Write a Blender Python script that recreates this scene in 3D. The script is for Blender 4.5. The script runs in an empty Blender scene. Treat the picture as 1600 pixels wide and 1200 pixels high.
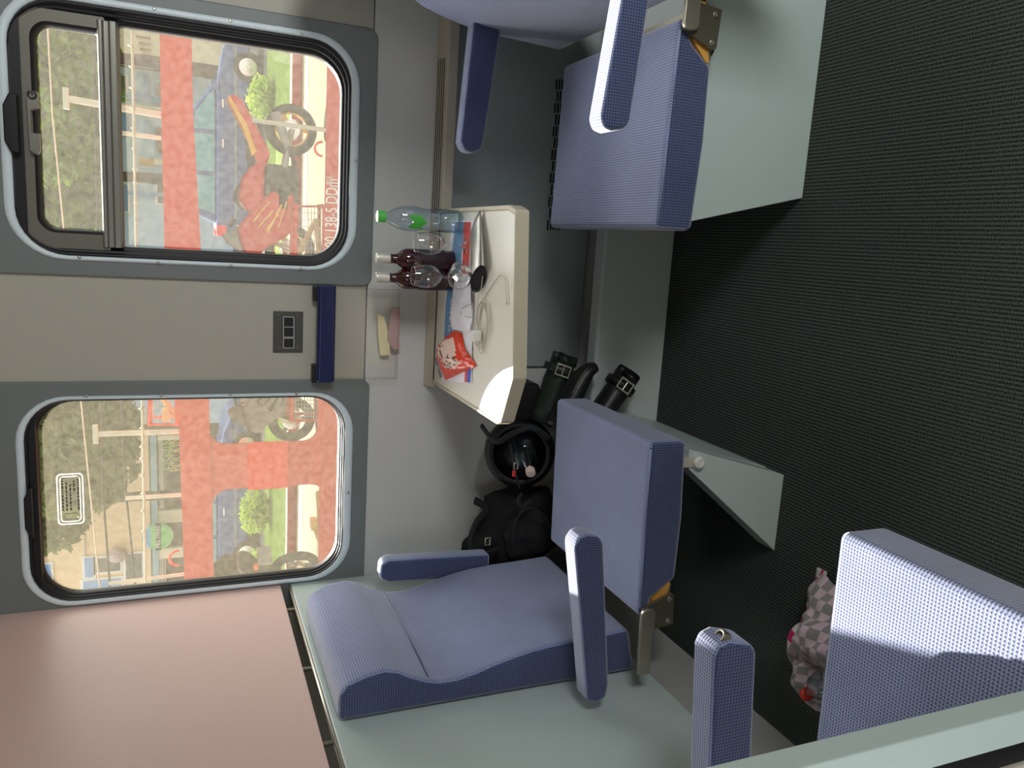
import bpy, bmesh, math, random
from mathutils import Vector, Matrix, noise
random.seed(7)
SC = bpy.context.scene
COL = SC.collection
PI = math.pi

# ------------------------------------------------------------------ camera
F, EYE = 1222.9, Vector((0, 0, 1.5))
YAW, PIT, ROLL = math.radians(10.976), math.radians(22.678), math.radians(.732)
_cy, _sy = math.cos(YAW), math.sin(YAW)
_f = Vector((-_sy*math.cos(PIT), _cy*math.cos(PIT), -math.sin(PIT)))
_r = Vector((_cy, _sy, 0)); _d = _f.cross(_r)
RGT = math.cos(ROLL)*_r + math.sin(ROLL)*_d
DWN = -math.sin(ROLL)*_r + math.cos(ROLL)*_d
cd = bpy.data.cameras.new('camera'); cam = bpy.data.objects.new('camera', cd); COL.objects.link(cam)
cd.sensor_width = 36; cd.sensor_fit = 'HORIZONTAL'; cd.lens = F/1600*36
cd.clip_start = .02; cd.clip_end = 400
# the photograph was taken with the phone turned on its side: gravity points to the right of the frame
Rm = Matrix((DWN, RGT, -_f)).transposed()
cam.matrix_world = Matrix.Translation(EYE) @ Rm.to_4x4()
SC.camera = cam

def ray(x, y): return RGT*((600-y)/F) + DWN*((x-800)/F) + _f
def at(x, y, Y=None, X=None, Z=None):
    """real-world point on a given plane, measured in the photograph"""
    d = ray(x, y)
    t = (Y/d.y) if Y is not None else (X/d.x) if X is not None else ((Z-1.5)/d.z)
    return EYE + d*t

# ------------------------------------------------------------------ world, sun, fill lamps, exposure
HAZE = 6.0
SUNDIR = Vector((.30, -1, -.585)).normalized()
w = bpy.data.worlds.new('sky'); SC.world = w; w.use_nodes = True
nt = w.node_tree; nt.nodes.clear()
out = nt.nodes.new('ShaderNodeOutputWorld'); bg = nt.nodes.new('ShaderNodeBackground')
tc = nt.nodes.new('ShaderNodeTexCoord'); sp = nt.nodes.new('ShaderNodeSeparateXYZ'); cr = nt.nodes.new('ShaderNodeValToRGB')
nt.links.new(tc.outputs['Generated'], sp.inputs[0]); nt.links.new(sp.outputs['Z'], cr.inputs[0])
cr.color_ramp.elements[0].position = .0; cr.color_ramp.elements[0].color = (1, .97, .92, 1)
cr.color_ramp.elements[1].position = .7; cr.color_ramp.elements[1].color = (.62, .80, 1, 1)
bg.inputs[1].default_value = 1.0; nt.links.new(cr.outputs[0], bg.inputs[0])
# bright summer haze round the sun
dot = nt.nodes.new('ShaderNodeVectorMath'); dot.operation = 'DOT_PRODUCT'; nt.links.new(tc.outputs['Generated'], dot.inputs[0]); dot.inputs[1].default_value = tuple(-SUNDIR)
mxm = nt.nodes.new('ShaderNodeMath'); mxm.operation = 'MAXIMUM'; mxm.inputs[1].default_value = 0; nt.links.new(dot.outputs['Value'], mxm.inputs[0])
pw = nt.nodes.new('ShaderNodeMath'); pw.operation = 'POWER'; pw.inputs[1].default_value = 2.5; nt.links.new(mxm.outputs[0], pw.inputs[0])
st_ = nt.nodes.new('ShaderNodeMath'); st_.operation = 'MULTIPLY'; st_.inputs[1].default_value = HAZE; nt.links.new(pw.outputs[0], st_.inputs[0])
bg2 = nt.nodes.new('ShaderNodeBackground'); bg2.inputs[0].default_value = (1, .97, .92, 1); nt.links.new(st_.outputs[0], bg2.inputs[1])
ad = nt.nodes.new('ShaderNodeAddShader'); nt.links.new(bg.outputs[0], ad.inputs[0]); nt.links.new(bg2.outputs[0], ad.inputs[1])
nt.links.new(ad.outputs[0], out.inputs[0])
sl = bpy.data.lights.new('sun', 'SUN'); sl.energy = 15; sl.angle = math.radians(.6); sl.color = (1, .93, .8)
so = bpy.data.objects.new('sun', sl); COL.objects.link(so); so.rotation_euler = SUNDIR.to_track_quat('-Z', 'Y').to_euler()
so.location = (-8, 30, 24)

def area(name, loc, target, sx, sy, e, col=(1, 1, 1)):
    l = bpy.data.lights.new(name, 'AREA'); l.shape = 'RECTANGLE'; l.size = sx; l.size_y = sy; l.energy = e; l.color = col
    o = bpy.data.objects.new(name, l); COL.objects.link(o); o.location = loc
    o.rotation_euler = (Vector(target)-Vector(loc)).to_track_quat('-Z', 'Y').to_euler(); return o
# fill lamps added at the unseen near-side windows, boosted beyond their skylight
area('near_window_fill', (-.66, -.66, 1.42), (-.66, 2, 1.10), .80, .80, 5, (.93, .97, 1))
area('near_window_fill', (1.75, -.66, 1.42), (.6, 2, .9), .80, .80, 40, (.95, .98, 1))
SC.view_settings.view_transform = 'Standard'; SC.view_settings.look = 'None'
SC.view_settings.exposure = 0.30; SC.view_settings.gamma = 1; SC.view_settings.use_curve_mapping = False

# ------------------------------------------------------------------ materials
def lin(c): return tuple(((v/255)/12.92 if v/255 <= .04045 else ((v/255+.055)/1.055)**2.4) for v in c)
MATS = {}
def mat(name, rgb, rough=.6, metal=0, spec=.4, var=.06, vscale=30, bump=0, bscale=200, trans=0):
    """procedural surface: sRGB colour with a little noise in tone and relief"""
    m = bpy.data.materials.new(name); m.use_nodes = True; n = m.node_tree; b = n.nodes['Principled BSDF']
    c = lin(rgb)
    t = n.nodes.new('ShaderNodeTexCoord'); nz = n.nodes.new('ShaderNodeTexNoise'); nz.inputs['Scale'].default_value = vscale
    nz.inputs['Detail'].default_value = 3
    n.links.new(t.outputs['Object'], nz.inputs['Vector'])
    mx = n.nodes.new('ShaderNodeMix'); mx.data_type = 'RGBA'
    mx.inputs[6].default_value = tuple(v*(1-var) for v in c)+(1,); mx.inputs[7].default_value = tuple(min(1, v*(1+var)) for v in c)+(1,)
    n.links.new(nz.outputs['Fac'], mx.inputs[0]); n.links.new(mx.outputs[2], b.inputs['Base Color'])
    b.inputs['Roughness'].default_value = rough; b.inputs['Metallic'].default_value = metal
    b.inputs['Specular IOR Level'].default_value = spec
    if trans: b.inputs['Transmission Weight'].default_value = trans
    if bump:
        n2 = n.nodes.new('ShaderNodeTexNoise'); n2.inputs['Scale'].default_value = bscale; n.links.new(t.outputs['Object'], n2.inputs['Vector'])
        bp = n.nodes.new('ShaderNodeBump'); bp.inputs['Strength'].default_value = bump; bp.inputs['Distance'].default_value = .002
        n.links.new(n2.outputs['Fac'], bp.inputs['Height']); n.links.new(bp.outputs[0], b.inputs['Normal'])
    MATS[name] = m; return m

def math_node(n, op, a, b=None):
    x = n.nodes.new('ShaderNodeMath'); x.operation = op
    for i, v in enumerate((a, b)):
        if v is None: continue
        if isinstance(v, (int, float)): x.inputs[i].default_value = v
        else: n.links.new(v, x.inputs[i])
    return x.outputs[0]

def fabric(name, light, dark, pitch):
    """knitted upholstery: grid of dark dots, box-projected in object space"""
    m = bpy.data.materials.new(name); m.use_nodes = True; n = m.node_tree; b = n.nodes['Principled BSDF']
    t = n.nodes.new('ShaderNodeTexCoord'); s = n.nodes.new('ShaderNodeSeparateXYZ'); n.links.new(t.outputs['Object'], s.inputs[0])
    g = n.nodes.new('ShaderNodeNewGeometry'); sn = n.nodes.new('ShaderNodeSeparateXYZ'); n.links.new(g.outputs['Normal'], sn.inputs[0])
    k = 2*PI/pitch
    c = [math_node(n, 'COSINE', math_node(n, 'MULTIPLY', s.outputs[i], k*(1 if i < 2 else 1))) for i in range(3)]
    wgt = [math_node(n, 'POWER', math_node(n, 'ABSOLUTE', sn.outputs[i]), 3) for i in range(3)]
    pr = [math_node(n, 'MULTIPLY', math_node(n, 'ADD', c[1], c[2]), wgt[0]),
          math_node(n, 'MULTIPLY', math_node(n, 'ADD', c[0], c[2]), wgt[1]),
          math_node(n, 'MULTIPLY', math_node(n, 'ADD', c[0], c[1]), wgt[2])]
    v = math_node(n, 'ADD', math_node(n, 'ADD', pr[0], pr[1]), pr[2])
    r = n.nodes.new('ShaderNodeValToRGB'); n.links.new(math_node(n, 'MULTIPLY_ADD', v, .25), r.inputs[0])
    r.inputs[0].default_value = 0
    mm = r.inputs[0].links[0].from_node; mm.inputs[2].default_value = .5
    r.color_ramp.elements[0].position = .58; r.color_ramp.elements[0].color = lin(light)+(1,)
    r.color_ramp.elements[1].position = .80; r.color_ramp.elements[1].color = lin(dark)+(1,)
    nz = n.nodes.new('ShaderNodeTexNoise'); nz.inputs['Scale'].default_value = 5; nz.inputs['Detail'].default_value = 4; n.links.new(t.outputs['Object'], nz.inputs['Vector'])
    mx = n.nodes.new('ShaderNodeMix'); mx.data_type = 'RGBA'; mx.blend_type = 'MULTIPLY'; mx.inputs[0].default_value = .35
    n.links.new(r.outputs[0], mx.inputs[6]); n.links.new(nz.outputs['Color'], mx.inputs[7])
    rr = n.nodes.new('ShaderNodeHueSaturation'); rr.inputs['Saturation'].default_value = 0; rr.inputs['Value'].default_value = 1.7
    n.links.new(nz.outputs['Color'], rr.inputs['Color']); n.links.new(rr.outputs[0], mx.inputs[7])
    n.links.new(mx.outputs[2], b.inputs['Base Color']); b.inputs['Roughness'].default_value = .9
    b.inputs['Specular IOR Level'].default_value = .1
    b.inputs['Sheen Weight'].default_value = .7; b.inputs['Sheen Roughness'].default_value = .45
    bp = n.nodes.new('ShaderNodeBump'); bp.inputs['Strength'].default_value = .25; bp.inputs['Distance'].default_value = .001
    n.links.new(v, bp.inputs['Height']); n.links.new(bp.outputs[0], b.inputs['Normal'])
    MATS[name] = m; return m

def carpet(name):
    m = bpy.data.materials.new(name); m.use_nodes = True; n = m.node_tree; b = n.nodes['Principled BSDF']
    t = n.nodes.new('ShaderNodeTexCoord'); s = n.nodes.new('ShaderNodeSeparateXYZ'); n.links.new(t.outputs['Object'], s.inputs[0])
    rib = math_node(n, 'COSINE', math_node(n, 'MULTIPLY', s.outputs[0], 2*PI/.009))
    loop = math_node(n, 'COSINE', math_node(n, 'MULTIPLY', s.outputs[1], 2*PI/.006))
    nz = n.nodes.new('ShaderNodeTexNoise'); nz.inputs['Scale'].default_value = 260; nz.inputs['Detail'].default_value = 2; n.links.new(t.outputs['Object'], nz.inputs['Vector'])
    h = math_node(n, 'ADD', math_node(n, 'ADD', math_node(n, 'MULTIPLY', rib, .22), math_node(n, 'MULTIPLY', loop, .07)), nz.outputs['Fac'])
    r = n.nodes.new('ShaderNodeValToRGB'); n.links.new(h, r.inputs[0])
    r.color_ramp.elements[0].position = .2; r.color_ramp.elements[0].color = lin((30, 36, 33))+(1,)
    r.color_ramp.elements[1].position = .95; r.color_ramp.elements[1].color = lin((96, 102, 97))+(1,)
    n.links.new(r.outputs[0], b.inputs['Base Color']); b.inputs['Roughness'].default_value = .95; b.inputs['Specular IOR Level'].default_value = .1
    bp = n.nodes.new('ShaderNodeBump'); bp.inputs['Strength'].default_value = .5; bp.inputs['Distance'].default_value = .003
    n.links.new(h, bp.inputs['Height']); n.links.new(bp.outputs[0], b.inputs['Normal'])
    MATS[name] = m; return m

def pane(name, dust, tint=(1, 1, 1), dustcol=(1, .95, .8), gloss=.06):
    """window glass: see-through, a little reflection, and a film of dirt that scatters the sun"""
    m = bpy.data.materials.new(name); m.use_nodes = True; n = m.node_tree; n.nodes.clear()
    o = n.nodes.new('ShaderNodeOutputMaterial'); t = n.nodes.new('ShaderNodeBsdfTransparent'); t.inputs[0].default_value = tint+(1,)
    g = n.nodes.new('ShaderNodeBsdfGlossy'); g.inputs['Roughness'].default_value = .02
    tr = n.nodes.new('ShaderNodeBsdfTranslucent'); tr.inputs[0].default_value = dustcol+(1,)
    tcn = n.nodes.new('ShaderNodeTexCoord'); nz = n.nodes.new('ShaderNodeTexNoise'); nz.inputs['Scale'].default_value = 60; nz.inputs['Detail'].default_value = 3
    n.links.new(tcn.outputs['Object'], nz.inputs['Vector'])
    fac = math_node(n, 'MULTIPLY', math_node(n, 'ADD', nz.outputs['Fac'], .5), dust)
    m1 = n.nodes.new('ShaderNodeMixShader'); n.links.new(fac, m1.inputs[0]); n.links.new(t.outputs[0], m1.inputs[1]); n.links.new(tr.outputs[0], m1.inputs[2])
    m2 = n.nodes.new('ShaderNodeMixShader'); m2.inputs[0].default_value = gloss
    n.links.new(m1.outputs[0], m2.inputs[1]); n.links.new(g.outputs[0], m2.inputs[2]); n.links.new(m2.outputs[0], o.inputs[0])
    MATS[name] = m; return m

def clear(name, tint, edge=.75, rough=.03, base=.03, ior=1.45):
    """thin clear plastic or glass: transparent face on, reflecting and tinted at grazing angles"""
    m = bpy.data.materials.new(name); m.use_nodes = True; n = m.node_tree; n.nodes.clear()
    o = n.nodes.new('ShaderNodeOutputMaterial'); t = n.nodes.new('ShaderNodeBsdfTransparent'); t.inputs[0].default_value = lin(tint)+(1,)
    g = n.nodes.new('ShaderNodeBsdfGlossy'); g.inputs['Roughness'].default_value = rough
    lw = n.nodes.new('ShaderNodeLayerWeight'); lw.inputs[0].default_value = .35
    fac = math_node(n, 'ADD', math_node(n, 'MULTIPLY', math_node(n, 'POWER', lw.outputs['Facing'], 2.2), edge), base)
    mx = n.nodes.new('ShaderNodeMixShader'); n.links.new(fac, mx.inputs[0]); n.links.new(t.outputs[0], mx.inputs[1]); n.links.new(g.outputs[0], mx.inputs[2])
    n.links.new(mx.outputs[0], o.inputs[0]); MATS[name] = m; return m

def leafmat(name, rgb, rgb2):
    m = bpy.data.materials.new(name); m.use_nodes = True; n = m.node_tree; n.nodes.clear()
    o = n.nodes.new('ShaderNodeOutputMaterial'); d = n.nodes.new('ShaderNodeBsdfDiffuse'); t = n.nodes.new('ShaderNodeBsdfTranslucent')
    tcn = n.nodes.new('ShaderNodeTexCoord'); nz = n.nodes.new('ShaderNodeTexNoise'); nz.inputs['Scale'].default_value = 1.6; n.links.new(tcn.outputs['Object'], nz.inputs['Vector'])
    mx = n.nodes.new('ShaderNodeMix'); mx.data_type = 'RGBA'; mx.inputs[6].default_value = lin(rgb)+(1,); mx.inputs[7].default_value = lin(rgb2)+(1,)
    n.links.new(nz.outputs['Fac'], mx.inputs[0]); n.links.new(mx.outputs[2], d.inputs[0]); n.links.new(mx.outputs[2], t.inputs[0])
    ms = n.nodes.new('ShaderNodeMixShader'); ms.inputs[0].default_value = .45
    n.links.new(d.outputs[0], ms.inputs[1]); n.links.new(t.outputs[0], ms.inputs[2]); n.links.new(ms.outputs[0], o.inputs[0])
    MATS[name] = m; return m

def checks(name, cols, size):
    m = bpy.data.materials.new(name); m.use_nodes = True; n = m.node_tree; b = n.nodes['Principled BSDF']
    t = n.nodes.new('ShaderNodeUVMap'); c = n.nodes.new('ShaderNodeTexChecker'); c.inputs['Scale'].default_value = size
    n.links.new(t.outputs[0], c.inputs['Vector']); c.inputs[1].default_value = lin(cols[0])+(1,); c.inputs[2].default_value = lin(cols[1])+(1,)
    c2 = n.nodes.new('ShaderNodeTexChecker'); c2.inputs['Scale'].default_value = size; n.links.new(t.outputs[0], c2.inputs['Vector'])
    c2.inputs[1].default_value = lin(cols[2])+(1,); c2.inputs[2].default_value = lin(cols[3])+(1,)
    s = n.nodes.new('ShaderNodeSeparateXYZ'); n.links.new(t.outputs[0], s.inputs[0])
    f = math_node(n, 'GREATER_THAN', math_node(n, 'ABSOLUTE', math_node(n, 'SUBTRACT', s.outputs[1], .5)), .27)
    mx = n.nodes.new('ShaderNodeMix'); mx.data_type = 'RGBA'; n.links.new(f, mx.inputs[0]); n.links.new(c.outputs[0], mx.inputs[6]); n.links.new(c2.outputs[0], mx.inputs[7])
    n.links.new(mx.outputs[2], b.inputs['Base Color']); b.inputs['Roughness'].default_value = 1; b.inputs['Sheen Weight'].default_value = .3
    MATS[name] = m; return m

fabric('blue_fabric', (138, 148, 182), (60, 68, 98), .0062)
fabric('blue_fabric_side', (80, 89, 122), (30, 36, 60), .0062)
carpet('carpet')
mat('wall_beige', (176, 172, 158), .55, var=.02)
mat('wall_grey', (200, 199, 194), .55, var=.02)
mat('wall_dark', (152, 160, 157), .5, var=.02)
mat('plate_grey', (116, 121, 119), .45, var=.02)
mat('rim_blue', (216, 228, 232), .3, var=.02)
mat('rubber', (17, 16, 20), .45)
mat('sash_grey', (110, 107, 96), .45, metal=.3)
mat('mullion_grey', (132, 130, 120), .35, metal=.4)
mat('ledge_beige', (186, 178, 160), .5, var=.03)
mat('panel_green', (186, 200, 194), .38, var=.015)
mat('panel_grey', (165, 165, 160), .5, var=.02)
mat('panel_pink', (222, 190, 182), .38, var=.02, vscale=3)
mat('heater_grey', (192, 198, 195), .5, var=.02)
mat('table_white', (226, 222, 208), .32, var=.015)
mat('table_edge', (192, 182, 158), .5, var=.06)
mat('steel', (178, 172, 156), .35, metal=.85)
mat('dark_steel', (112, 108, 92), .45, metal=.7)
mat('ply', (206, 150, 70), .6)
mat('black_plastic', (22, 22, 22), .4)
mat('socket_grey', (72, 72, 68), .5)
mat('white_plastic', (222, 220, 210), .4)
mat('navy', (26, 37, 80), .22, var=.03)
mat('black_cloth', (20, 20, 22), .85, bump=.3)
mat('black_leather', (26, 26, 24), .42, bump=.5, bscale=90)
mat('green_leather', (34, 44, 36), .5, bump=.4, bscale=90)
mat('helmet_black', (16, 16, 18), .35)
mat('helmet_lining', (38, 38, 38), .9)
mat('buckle', (206, 200, 178), .3, metal=.6)
mat('red_plastic', (214, 52, 36), .35)
mat('cap_green', (84, 190, 84), .35)
mat('cap_white', (226, 214, 204), .4)
mat('label_green', (70, 170, 60), .5)
mat('paper', (232, 230, 236), .7, var=.02)
mat('cream_paper', (232, 222, 180), .7)
mat('pink_paper', (190, 160, 158), .7)
mat('map_blue', (96, 138, 176), .5)
mat('map_red', (206, 66, 52), .5)
mat('print_blue', (58, 88, 190), .5)
mat('cable_white', (190, 183, 166), .5)
mat('case_silver', (150, 148, 138), .32, metal=.65, bump=.2, bscale=500)
mat('bag_orange', (226, 66, 34), .28, var=.15, vscale=60, bump=.6, bscale=60)
mat('bag_white', (232, 200, 186), .3, bump=.6, bscale=60)
mat('bag_brown', (120, 76, 50), .4)
mat('print_navy', (30, 34, 96), .5)
mat('silver_cap', (216, 212, 200), .3, metal=.5)
mat('cap_rose', (224, 198, 184), .4)
m_ = mat('wine_red', (52, 12, 14), .06, var=.05, spec=.8)
mat('wine_label', (44, 30, 32), .5)
checks('knit_checks', ((196, 172, 180), (136, 132, 128), (196, 26, 92), (208, 200, 196)), 17)
pane('glass_clean', .05, dustcol=(1, .95, .82))
pane('glass_hazy', .050, dustcol=(1, .93, .72))
clear('clear_glass', (250, 250, 250), 1.6, .05, .09)
clear('clear_water', (238, 247, 251), .9, .04, .09)
clear('clear_plastic', (250, 249, 246), .5, .10, .035)
leafmat('sticker_white', (236, 236, 230), (236, 236, 230))
# outside
mat('wagon_red', (200, 66, 52), .95, spec=.04, var=.08, vscale=8)
mat('wagon_red_dark', (176, 60, 52), .95, spec=.04, var=.08, vscale=8)
mat('wagon_red_bright', (226, 62, 46), .95, spec=.04, var=.05, vscale=8)
mat('white_letter', (236, 226, 212), .95, spec=.04)
mat('cream_metal', (190, 182, 156), .95, spec=.04)
mat('deck_cream', (140, 129, 106), .95, spec=.04, var=.15, vscale=6)
mat('ballast', (88, 76, 60), .95, spec=.04, var=.4, vscale=14, bump=.8, bscale=60)
mat('grass', (104, 124, 50), .95, spec=.04, var=.35, vscale=9)
mat('road', (104, 100, 94), .95, spec=.04, var=.1)
mat('facade_blue', (196, 214, 226), .95, spec=.04, var=.03)
mat('facade_trim', (140, 172, 206), .95, spec=.04)
mat('facade_cream', (232, 214, 178), .95, spec=.04, var=.04)
mat('facade_beige', (240, 206, 160), .95, spec=.04, var=.04)
mat('facade_white', (238, 234, 222), .95, spec=.04)
mat('window_dark', (92, 92, 84), .25)
mat('window_brown', (150, 112, 84), .4)
mat('shop_dark', (84, 74, 62), .95, spec=.04)
mat('shop_teal', (150, 178, 180), .95, spec=.04)
mat('sign_green', (120, 196, 96), .6)
mat('sign_blue', (96, 176, 210), .6)
mat('sign_band', (64, 66, 58), .6)
mat('letter_yellow', (222, 190, 70), .6)
mat('letter_green', (150, 180, 90), .6)
mat('ochre', (214, 160, 60), .5)
mat('moto_red', (206, 46, 40), .3)
mat('moto_yellow', (232, 176, 44), .35)
mat('moto_dark', (62, 60, 54), .95, spec=.04, var=.2, vscale=40)
mat('moto_grey', (150, 148, 138), .4)
mat('tyre', (56, 54, 48), .95, spec=.04)
mat('chrome', (216, 214, 206), .18, metal=.9)
mat('moto_glass', (140, 146, 140), .2)
mat('lens_orange', (232, 110, 40), .3)
mat('lens_red', (226, 40, 48), .25)
mat('car_blue', (72, 92, 136), .25, metal=.2)
mat('car_grey', (120, 128, 136), .4)
mat('car_glass', (98, 150, 156), .1, var=.25, vscale=3)
mat('bark', (92, 78, 62), .9)
leafmat('leaf_a', (84, 122, 36), (160, 190, 62))
leafmat('leaf_b', (104, 116, 62), (140, 148, 84))
leafmat('leaf_c', (150, 186, 60), (200, 214, 96))

# ------------------------------------------------------------------ mesh helpers
def M(n): return MATS[n]
def NB(): return bmesh.new()
def box(bm, x0, x1, y0, y1, z0, z1):
    v = [bm.verts.new((x, y, z)) for x in (x0, x1) for y in (y0, y1) for z in (z0, z1)]
    for f in ((0, 1, 3, 2), (4, 6, 7, 5), (0, 4, 5, 1), (2, 3, 7, 6), (0, 2, 6, 4), (1, 5, 7, 3)): bm.faces.new([v[i] for i in f])
    return v
def prism(bm, pts, axis, a0, a1):
    def P(p, a): return {'y': (p[0], a, p[1]), 'z': (p[0], p[1], a), 'x': (a, p[0], p[1])}[axis]
    A = [bm.verts.new(P(p, a0)) for p in pts]; B = [bm.verts.new(P(p, a1)) for p in pts]; n = len(pts)
    bm.faces.new(A); bm.faces.new(B[::-1])
    for i in range(n): bm.faces.new((A[i], B[i], B[(i+1) % n], A[(i+1) % n]))
    return A, B
def hull3(bm, A, B):
    """solid between two loops of 3-D points"""
    a = [bm.verts.new(p) for p in A]; b = [bm.verts.new(p) for p in B]; n = len(a)
    bm.faces.new(a); bm.faces.new(b[::-1])
    for i in range(n): bm.faces.new((a[i], b[i], b[(i+1) % n], a[(i+1) % n]))
def tube(bm, pts, r, n=8, closed=False, flat=1.0):
    pts = [Vector(p) for p in pts]; R = r if isinstance(r, (list, tuple)) else [r]*len(pts)
    rings = []; N = len(pts); up = None
    for i, p in enumerate(pts):
        a = pts[(i-1) % N] if (closed or i > 0) else p; b = pts[(i+1) % N] if (closed or i < N-1) else p
        t = (b-a).normalized()
        if up is None:
            up = t.orthogonal().normalized()
            if flat != 1: up = (Vector((0, 0, 1))-t*t.z).normalized() if abs(t.z) < .9 else up
        u = (up-t*up.dot(t)).normalized(); s = t.cross(u); up = u
        rings.append([bm.verts.new(p+(u*math.cos(2*PI*k/n)*flat+s*math.sin(2*PI*k/n))*R[i]) for k in range(n)])
    for i in range(N if closed else N-1):
        A, B = rings[i], rings[(i+1) % N]
        for k in range(n): bm.faces.new((A[k], A[(k+1) % n], B[(k+1) % n], B[k]))
    if not closed: bm.faces.new(rings[0][::-1]); bm.faces.new(rings[-1])
def lathe(bm, prof, n=24, mtx=None, cap=True):
    rings = []
    for r, z in prof:
        ring = [Vector((r*math.cos(2*PI*k/n), r*math.sin(2*PI*k/n), z)) for k in range(n)]
        rings.append([bm.verts.new(mtx @ p if mtx else p) for p in ring])
    for A, B in zip(rings, rings[1:]):
        for k in range(n): bm.faces.new((A[k], A[(k+1) % n], B[(k+1) % n], B[k]))
    if cap: bm.faces.new(rings[0][::-1]); bm.faces.new(rings[-1])
def rrect2(x0, x1, z0, z1, rt, rb, n=8):
    o = []
    for cx, cz, a, r in ((x1-rt, z1-rt, 0, rt), (x0+rt, z1-rt, 90, rt), (x0+rb, z0+rb, 180, rb), (x1-rb, z0+rb, 270, rb)):
        for k in range(n+1):
            t = math.radians(a+90*k/n); o.append((cx+r*math.cos(t), cz+r*math.sin(t)))
    return o
def rrect(x0, x1, z0, z1, r, n=8):
    o = []
    for cx, cz, a in ((x1-r, z1-r, 0), (x0+r, z1-r, 90), (x0+r, z0+r, 180), (x1-r, z0+r, 270)):
        for k in range(n+1):
            t = math.radians(a+90*k/n); o.append((cx+r*math.cos(t), cz+r*math.sin(t)))
    return o
def loops(bm, LS, closed_ends=(False, False)):
    R = [[bm.verts.new(p) for p in L] for L in LS]; n = len(R[0])
    for A, B in zip(R, R[1:]):
        for k in range(n): bm.faces.new((A[k], A[(k+1) % n], B[(k+1) % n], B[k]))
    if closed_ends[0]: bm.faces.new(R[0][::-1])
    if closed_ends[1]: bm.faces.new(R[-1])
def ell(bm, c, r, rot=None, sub=3, fn=None):
    res = bmesh.ops.create_icosphere(bm, subdivisions=sub, radius=1)
    for v in res['verts']:
        p = v.co.copy()
        if fn: p = fn(p)
        p = Vector((p.x*r[0], p.y*r[1], p.z*r[2]))
        if rot: p = rot @ p
        v.co = p+Vector(c)
def grid(bm, fn, nu, nv):
    V = [[bm.verts.new(fn(i/nu, j/nv)) for j in range(nv+1)] for i in range(nu+1)]
    uvl = bm.loops.layers.uv.verify()
    for i in range(nu):
        for j in range(nv):
            f = bm.faces.new((V[i][j], V[i+1][j], V[i+1][j+1], V[i][j+1]))
            for l, (a, b) in zip(f.loops, ((i, j), (i+1, j), (i+1, j+1), (i, j+1))): l[uvl].uv = (a/nu, b/nv)

def obj(name, bm, m, root=None, smooth=False, bevel=0, seg=3, local=False, sub=0, solid=0):
    bmesh.ops.recalc_face_normals(bm, faces=bm.faces[:])
    top = root
    base = Vector((0, 0, 0))
    while top is not None: base += top.location; top = top.parent
    if root is not None and not local: bm.transform(Matrix.Translation(-base))
    me = bpy.data.meshes.new(name); bm.to_mesh(me); bm.free()
    if smooth or bevel: me.polygons.foreach_set('use_smooth', [True]*len(me.polygons))
    for mm in (m if isinstance(m, (list, tuple)) else [m]): me.materials.append(M(mm) if isinstance(mm, str) else mm)
    o = bpy.data.objects.new(name, me); COL.objects.link(o)
    if root is not None: o.parent = root
    if solid:
        md = o.modifiers.new('thickness', 'SOLIDIFY'); md.thickness = solid; md.offset = 0
    if bevel:
        b = o.modifiers.new('bevel', 'BEVEL'); b.width = bevel; b.segments = seg; b.limit_method = 'ANGLE'; b.angle_limit = math.radians(30)
        wn = o.modifiers.new('normals', 'WEIGHTED_NORMAL'); wn.keep_sharp = True; wn.weight = 80
    if sub:
        s = o.modifiers.new('subdivision', 'SUBSURF'); s.levels = sub; s.render_levels = sub
    return o
def thing(name, label, cat, loc, group=None):
    o = bpy.data.objects.new(name, None); COL.objects.link(o); o.location = loc; o.empty_display_size = .1
    o['label'] = label; o['category'] = cat
    if group: o['group'] = group
    return o
def tag(o, label, cat, group=None, kind=None):
    o['label'] = label; o['category'] = cat
    if group: o['group'] = group
    if kind: o['kind'] = kind
    return o
def struct(o): o['kind'] = 'structure'; return o
def dup(root, loc, label=None, rotz=None):
    r = root.copy(); COL.objects.link(r); r.location = loc
    if rotz is not None: r.rotation_euler = (0, 0, rotz)
    if label: r['label'] = label
    for ch in list(root.children):
        c = ch.copy(); COL.objects.link(c); c.parent = r
        for g in list(ch.children):
            d = g.copy(); COL.objects.link(d); d.parent = c
    return r
def letters(name, text, size, m, root, mtx, ext=.0006, align='LEFT', squeeze=1.0):
    c = bpy.data.curves.new(name, 'FONT'); c.body = text; c.size = size; c.extrude = ext; c.align_x = align; c.align_y = 'CENTER'
    o = bpy.data.objects.new('t', c); COL.objects.link(o)
    bpy.context.view_layer.update()
    me = bpy.data.meshes.new_from_object(o.evaluated_get(bpy.context.evaluated_depsgraph_get()))
    bpy.data.objects.remove(o)
    base = Vector((0, 0, 0)); top = root
    while top is not None: base += top.location; top = top.parent
    me.transform(Matrix.Translation(-base) @ mtx @ Matrix.Scale(squeeze, 4, (1, 0, 0)))
    me.name = name; me.materials.clear(); me.materials.append(M(m))
    t = bpy.data.objects.new(name, me); COL.objects.link(t); t.parent = root
    return t
# text standing on a wall that faces the carriage (reads along +X, faces -Y)
def wallm(p): return Matrix.Translation(p) @ Matrix.Rotation(PI/2, 4, 'X')

# ================================================================== THE CARRIAGE SHELL
YW = 2.475
bm = NB(); box(bm, -4, 4, -.5, 2.8, -.08, 0); struct(obj('floor', bm, 'carpet'))
bm = NB(); box(bm, -4, 4, -.5, 2.8, 2.36, 2.44); struct(obj('ceiling', bm, 'wall_beige'))
bm = NB(); box(bm, -4.06, -4, -.5, 2.8, 0, 2.4); struct(obj('wall_left', bm, 'wall_beige'))
bm = NB(); box(bm, 4, 4.06, -.5, 2.8, 0, 2.4); struct(obj('wall_right', bm, 'wall_beige'))

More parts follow.
